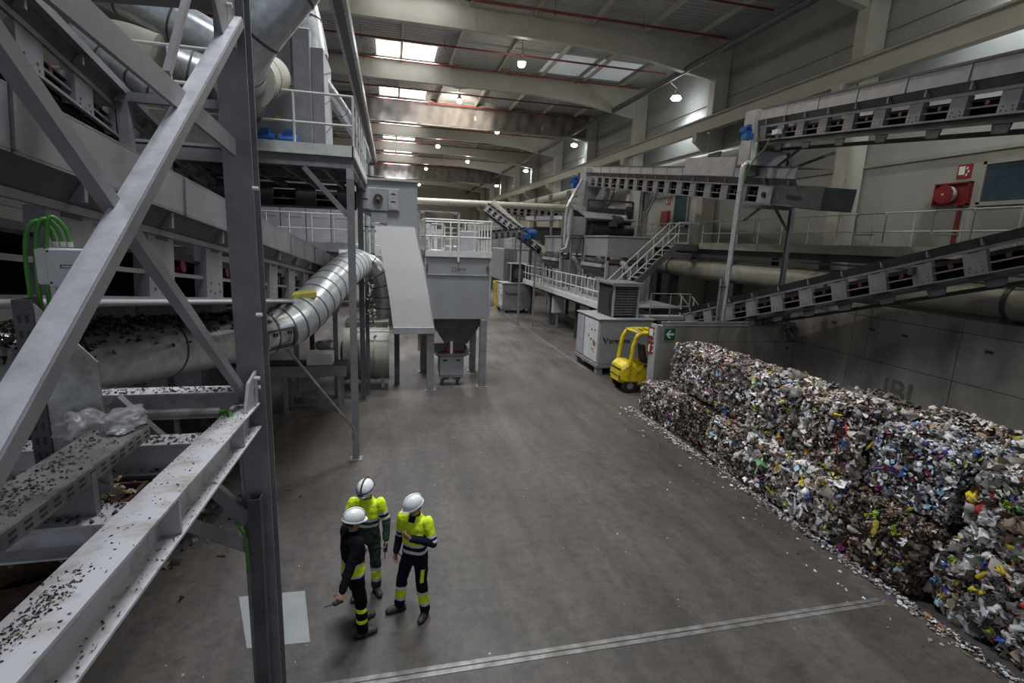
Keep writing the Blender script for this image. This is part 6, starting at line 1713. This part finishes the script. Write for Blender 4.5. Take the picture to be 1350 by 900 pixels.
for tt, lp_, dr, lb in ((p1, (.395, -.37, .90), (.15, -.8, .1), 'black handheld radio with aerial held by the man in black'), (p2, (-.305, .185, .84), (0, .3, -.9), 'dark handheld radio held low by the man in green')):
    w0 = local_to_world(tt, lp_); R_ = Matrix.Rotation(tt.rotation_euler.z, 3, 'Z'); d = (R_ @ Vector(dr)).normalized()
    r_ = thing('handheld_radio', lb, 'radio', w0)
    MB().bar(-d * .06, d * .06, .055, .032).build('radio_body', 'black', r_, bevel=.004)
    MB().cyl(d * .06, d * .17 + V(0, 0, .02), .006, 6).build('aerial', 'black', r_)
    MB().box(-.01, .01, -.01, .01, .015, .025).build('knob', 'black', r_)

# ================================================================ BALES OF WASTE
W_MIX = dict(
    grey=(3, 5, 7, 6, 5, 4, 3, 2, .15, .3, .3, .15, .1, .1, .1, .3, .4),
    pale=(6, 6, 5, 4, 3.5, 2.5, 4, 4, .3, .25, .4, .15, .2, .12, .25, .3, .3),
    gaudy=(6, 6, 6, 5, 5, 2.5, 2.5, 5, .8, .45, .5, .35, .3, .22, .3, .5, .4),
    brown=(1.2, 2.2, 4, 7, 9, 5, 3, .8, .12, .2, .2, .15, .15, .1, .1, .15, .3),
    blue=(5, 5, 5, 4, 3.5, 2, 2, 5, .15, .6, .35, .2, .25, .25, .25, 1.0, .9))
TINT = dict(grey=(1.08, 1.0, .98), pale=(1.25, 1.15, 1.1), gaudy=(1.35, 1.32, 1.27), brown=(.9, .79, .69), blue=(1.2, 1.22, 1.3))
mc, n_, l_, p_ = nt('compressed_waste')
tc = n_.new('ShaderNodeTexCoord'); vo = n_.new('ShaderNodeTexVoronoi'); vo.inputs['Scale'].default_value = 26; l_.new(tc.outputs['Object'], vo.inputs[0])
cr = n_.new('ShaderNodeValToRGB'); cr.color_ramp.elements[0].color = (.012, .010, .009, 1); cr.color_ramp.elements[1].color = (.06, .05, .043, 1); cr.color_ramp.elements[0].position = .2
sx = n_.new('ShaderNodeSeparateColor'); l_.new(vo.outputs['Color'], sx.inputs[0]); l_.new(sx.outputs[0], cr.inputs[0]); l_.new(cr.outputs[0], p_.inputs['Base Color']); p_.inputs['Roughness'].default_value = .8
M['core'] = mc
from mathutils import noise as mnoise


def bale(label, x0, x1, y0, y1, z0, z1, mix, seed, smin=.05, smax=.15, dens=520, pieces=0, top=True, group=None, straw=False):
    rs = np.random.RandomState(seed); t = thing('waste_bale', label, 'bale', ((x0 + x1) / 2, (y0 + y1) / 2, z0))
    cx, cy = (x0 + x1) / 2, (y0 + y1) / 2; hx, hy, hz = (x1 - x0) / 2, (y1 - y0) / 2, z1 - z0
    bm = bmesh.new(); bmesh.ops.create_cube(bm, size=2); bmesh.ops.subdivide_edges(bm, edges=bm.edges[:], cuts=11, use_grid_fill=True)

    def surf(u):
        """unit-cube point -> rounded lumpy bale surface"""
        q = V(*u); r = q.normalized() * 1.30; q = q.lerp(r, .30)
        k = .965 + .06 * mnoise.noise(V(q.x * 1.7 + seed, q.y * 1.7, q.z * 1.7)) + .03 * mnoise.noise(V(q.x * 5, q.y * 5 + seed, q.z * 5))
        return V(q.x * hx * k, q.y * hy * k, max(0, (q.z * k + 1) / 2 * hz))
    for v in bm.verts: v.co = surf(v.co * .965)
    me = bpy.data.meshes.new('core'); bm.to_mesh(me); bm.free(); me.materials.append(M['core'])
    o = bpy.data.objects.new('core', me); COL.objects.link(o); o.parent = t
    faces = [((-1, 0, 0), 2 * hy * hz), ((0, -1, 0), 2 * hx * hz), ((0, 1, 0), 2 * hx * hz * .35)]
    if top: faces.append(((0, 0, 1), 4 * hx * hy))
    P = []; N = []; S_ = []
    for (a, b, c), ar in faces:
        n = int(ar * dens * 1.25)
        for i in range(n):
            u, v_ = rs.uniform(-1, 1, 2)
            q = (a, u, v_) if a else ((u, b, v_) if b else (u, v_, 1))
            p = surf(q); nn = V(a, b, c)
            P.append(p + nn * rs.uniform(-.075, .035)); N.append(nn); 
            s = smin + (smax - smin) * (rs.beta(1.2, 3.0) if rs.rand() < .9 else rs.uniform(.8, 1.5))
            if straw and c: s *= .9
            S_.append(s)
    o = scraps('packed_scraps', np.array(P), np.array(N), np.array(S_), W_MIX[mix], rs, parent=t, along=.85, tint=TINT[mix])
    stuff(o)
    # larger items that can be picked out
    for i in range(pieces):
        f = [(-1, 0, 0), (-1, 0, 0), (0, -1, 0), (0, 0, 1)][rs.randint(0, 4)]
        u, v_ = rs.uniform(-.9, .9, 2); q = (f[0], u, v_) if f[0] else ((u, f[1], v_) if f[1] else (u, v_, 1)); p = surf(q)
        src = PIECES[rs.randint(0, len(PIECES))]; c = src.copy(); COL.objects.link(c); c.parent = t; c.location = p + V(*f) * .05
        c.rotation_euler = tuple(rs.uniform(0, 6.28, 3)); k = rs.uniform(.75, 1.25); c.scale = (k, k, k)
    return t


def col_mesh(name, P, F, col, rough=.35):
    me = bpy.data.meshes.new(name); me.from_pydata([tuple(p) for p in P], [], F); me.update()
    a = me.attributes.new('piece_colour', 'FLOAT_COLOR', 'FACE'); a.data.foreach_set('color', np.tile([*col, 1.0], len(F)).astype(np.float32))
    me.materials.append(M['scrap']); return me


PIECES = []
for i, (nm, col) in enumerate((('plastic_bottle', (.55, .57, .6)), ('plastic_bottle', (.55, .45, .06)), ('plastic_bottle', (.35, .42, .5)), ('plastic_bottle', (.5, .52, .5)), ('plastic_bottle', (.5, .5, .52)), ('plastic_bottle', (.62, .62, .6)))):
    rs = np.random.RandomState(100 + i); m = 9; L_ = [(-.12, .012), (-.115, .035), (-.04, .038), (.0, .03), (.04, .037), (.075, .034), (.1, .014), (.125, .013)]
    sq = rs.uniform(.4, .8)
    P = [(x + rs.normal(0, .003), r * math.cos(2 * PI * j / m) * rs.uniform(.85, 1.1), r * math.sin(2 * PI * j / m) * sq) for x, r in L_ for j in range(m)]
    F = [(a * m + j, a * m + (j + 1) % m, (a + 1) * m + (j + 1) % m, (a + 1) * m + j) for a in range(7) for j in range(m)] + [tuple(range(m)), tuple(range(7 * m, 8 * m))]
    PIECES.append(bpy.data.objects.new(nm, col_mesh(nm, P, F, col)))
for i, (nm, col, s) in enumerate((('plastic_film', (.5, .5, .52), .24), ('plastic_film', (.62, .62, .64), .2), ('plastic_film', (.4, .4, .41), .26), ('plastic_film', (.55, .55, .57), .17), ('plastic_film', (.36, .35, .34), .19), ('plastic_film', (.6, .6, .62), .14), ('carton_piece', (.30, .21, .13), .15), ('carton_piece', (.55, .5, .45), .13), ('plastic_film', (.06, .14, .4), .12), ('plastic_film', (.3, .45, .05), .12), ('plastic_film', (.45, .04, .25), .1), ('plastic_film', (.58, .26, .02), .1), ('plastic_film', (.10, .09, .09), .2))):
    rs = np.random.RandomState(200 + i); g = 6; P = []
    amp = .07 if 'film' in nm else .025
    for a in range(g):
        for b in range(g): P.append(((a / (g - 1) - .5) * s + rs.normal(0, .008), (b / (g - 1) - .5) * s * .8 + rs.normal(0, .008), rs.normal(0, amp * .35)))
    F = [(a * g + b, a * g + b + 1, (a + 1) * g + b + 1, (a + 1) * g + b) for a in range(g - 1) for b in range(g - 1)]
    PIECES.append(bpy.data.objects.new(nm, col_mesh(nm, P, F, col)))

UP = [ # y0, y1, x0, z1, mix, label
    (12.35, 13.45, 8.25, 2.42, 'grey', 'upper bale farthest back, greyish blue, beside the arrow sign wall', .05, .12),
    (11.05, 12.30, 8.02, 2.48, 'pale', 'upper bale second from the back, pale pinkish grey', .05, .12),
    (9.70, 11.0, 8.02, 2.46, 'grey', 'upper bale third from the back, grey mixed paper', .05, .13),
    (8.25, 9.62, 7.92, 2.52, 'gaudy', 'upper bale fourth from the back with bright yellow, red and green pieces', .06, .17),
    (6.72, 8.2, 7.98, 2.52, 'pale', 'upper bale fifth from the back, pale plastic with lime pieces', .06, .16),
    (5.22, 6.62, 8.08, 2.40, 'blue', 'upper bale with flat straw-brown top and bluish white front', .045, .12),
    (3.55, 5.02, 8.05, 2.42, 'gaudy', 'upper near bale with large bottles and bags at the right edge', .08, .22),
    (2.0, 3.5, 8.05, 2.42, 'gaudy', 'upper bale nearest the viewer, mostly outside the frame', .08, .2)]
for i, (y0, y1, x0, z1, mix, lb, s0, s1_) in enumerate(UP):
    bale(lb, x0, x0 + 1.2, y0, y1, 1.2, z1, mix, 300 + i, s0, s1_ * 1.15, 520 if s1_ < .14 else 330, pieces=(0, 3, 5, 14, 16, 10, 36, 4)[i])
LO = [(13.25, 14.35, 7.78, .98, 'grey', 'lowest far bale at the end of the row against the wall edge'),
      (12.05, 13.2, 7.80, 1.02, 'grey', 'lower bale second from the wall, brownish grey'),
      (10.7, 12.0, 7.85, 1.12, 'brown', 'lower bale third from the wall, brown with strapping'),
      (9.4, 10.65, 7.72, 1.16, 'pale', 'lower bale fourth from the wall, beneath the third upper bale'),
      (8.05, 9.35, 7.72, 1.18, 'gaudy', 'lower bale with white bottles beneath the bright upper bale'),
      (6.75, 8.0, 7.70, 1.2, 'gaudy', 'lower bale with red tubs and yellow bottles on the lane side'),
      (5.25, 6.7, 7.72, 1.18, 'brown', 'lower dark brown bale beneath the straw-topped bale'),
      (3.7, 5.15, 7.92, 1.18, 'gaudy', 'lower near bale with a lime and a magenta piece at the right edge'),
      (2.2, 3.65, 7.95, 1.18, 'gaudy', 'lower bale nearest the viewer at the bottom right corner')]
for i, (y0, y1, x0, z1, mix, lb) in enumerate(LO):
    bale(lb, x0, x0 + 1.15, y0, y1, 0, z1, mix, 400 + i, .05 if i < 4 or mix == 'brown' else .065, .15 if i < 4 or mix == 'brown' else .21 + .03 * (i > 6), 500 if i < 4 or mix == 'brown' else 330, pieces=(0, 2, 3, 6, 14, 20, 16, 40, 10)[i], top=True)
BK = [(7.5, 8.9, 9.32, 2.30, 'brown', 'dark rear bale behind the pale plastic bale, only its top showing'),
      (5.9, 7.3, 9.38, 2.38, 'pale', 'rear bale behind the straw-topped bale with pale crumpled pieces'),
      (4.3, 5.7, 9.45, 2.5, 'gaudy', 'rear bale behind the near bale, top at the right edge'),
      (9.2, 13.3, 9.35, 2.05, 'brown', 'long low rear stack hidden behind the far upper bales')]
for i, (y0, y1, x0, z1, mix, lb) in enumerate(BK):
    bale(lb, x0, x0 + 1.2, y0, y1, .0, z1, mix, 500 + i, .06, .16, 260, top=True)

# loose litter along the foot of the row
rs = np.random.RandomState(77); P = []
for i in range(2200):
    y = rs.uniform(3.2, 14.6); P.append((7.72 - abs(rs.normal(0, .10 if y < 11 else .13)) - (.0 if y < 13.2 else .03), y, rs.uniform(.008, .05)))
for i in range(160): P.append((7.6 - abs(rs.normal(0, .5)), rs.uniform(3, 14.5), .01))
P = np.array(P)
o = scraps('loose_litter', P, np.tile([0, 0, 1.0], (len(P), 1)), rs.uniform(.015, .07, len(P)), W_MIX['pale'], rs, along=.4, flat=.5)
stuff(o); tag(o, 'small loose litter strewn on the floor along the foot of the bales', 'litter')
P = np.array([(rs.uniform(-3, 7.4), rs.uniform(4.6, 24), .006) for i in range(230)])
o = scraps('floor_specks', P, np.tile([0, 0, 1.0], (len(P), 1)), rs.uniform(.008, .035, len(P)), (5, 5, 3, 1, 1, 1, 1, 5, .1, .1, .3, .1, .1, 0, 0, 0, 0), rs, along=.2, flat=.3)
stuff(o); tag(o, 'tiny paper specks scattered over the open concrete floor', 'litter')
# debris hanging where the lower conveyor passes the wall
P = np.array([(13.2 + rs.normal(0, .35), 15.35 + rs.normal(0, .15), 2.68 + abs(rs.normal(0, .12))) for i in range(260)] + [(14.0 + rs.normal(0, .12), 15.2 + rs.normal(0, .05), 2.6 - abs(rs.normal(0, .3))) for i in range(90)])
o = scraps('snagged_waste', P, np.tile([0, -1.0, .3], (len(P), 1)), rs.uniform(.03, .12, len(P)), W_MIX['brown'], rs)
stuff(o); tag(o, 'dark shreds snagged on the wall corner under the lower conveyor', 'debris')
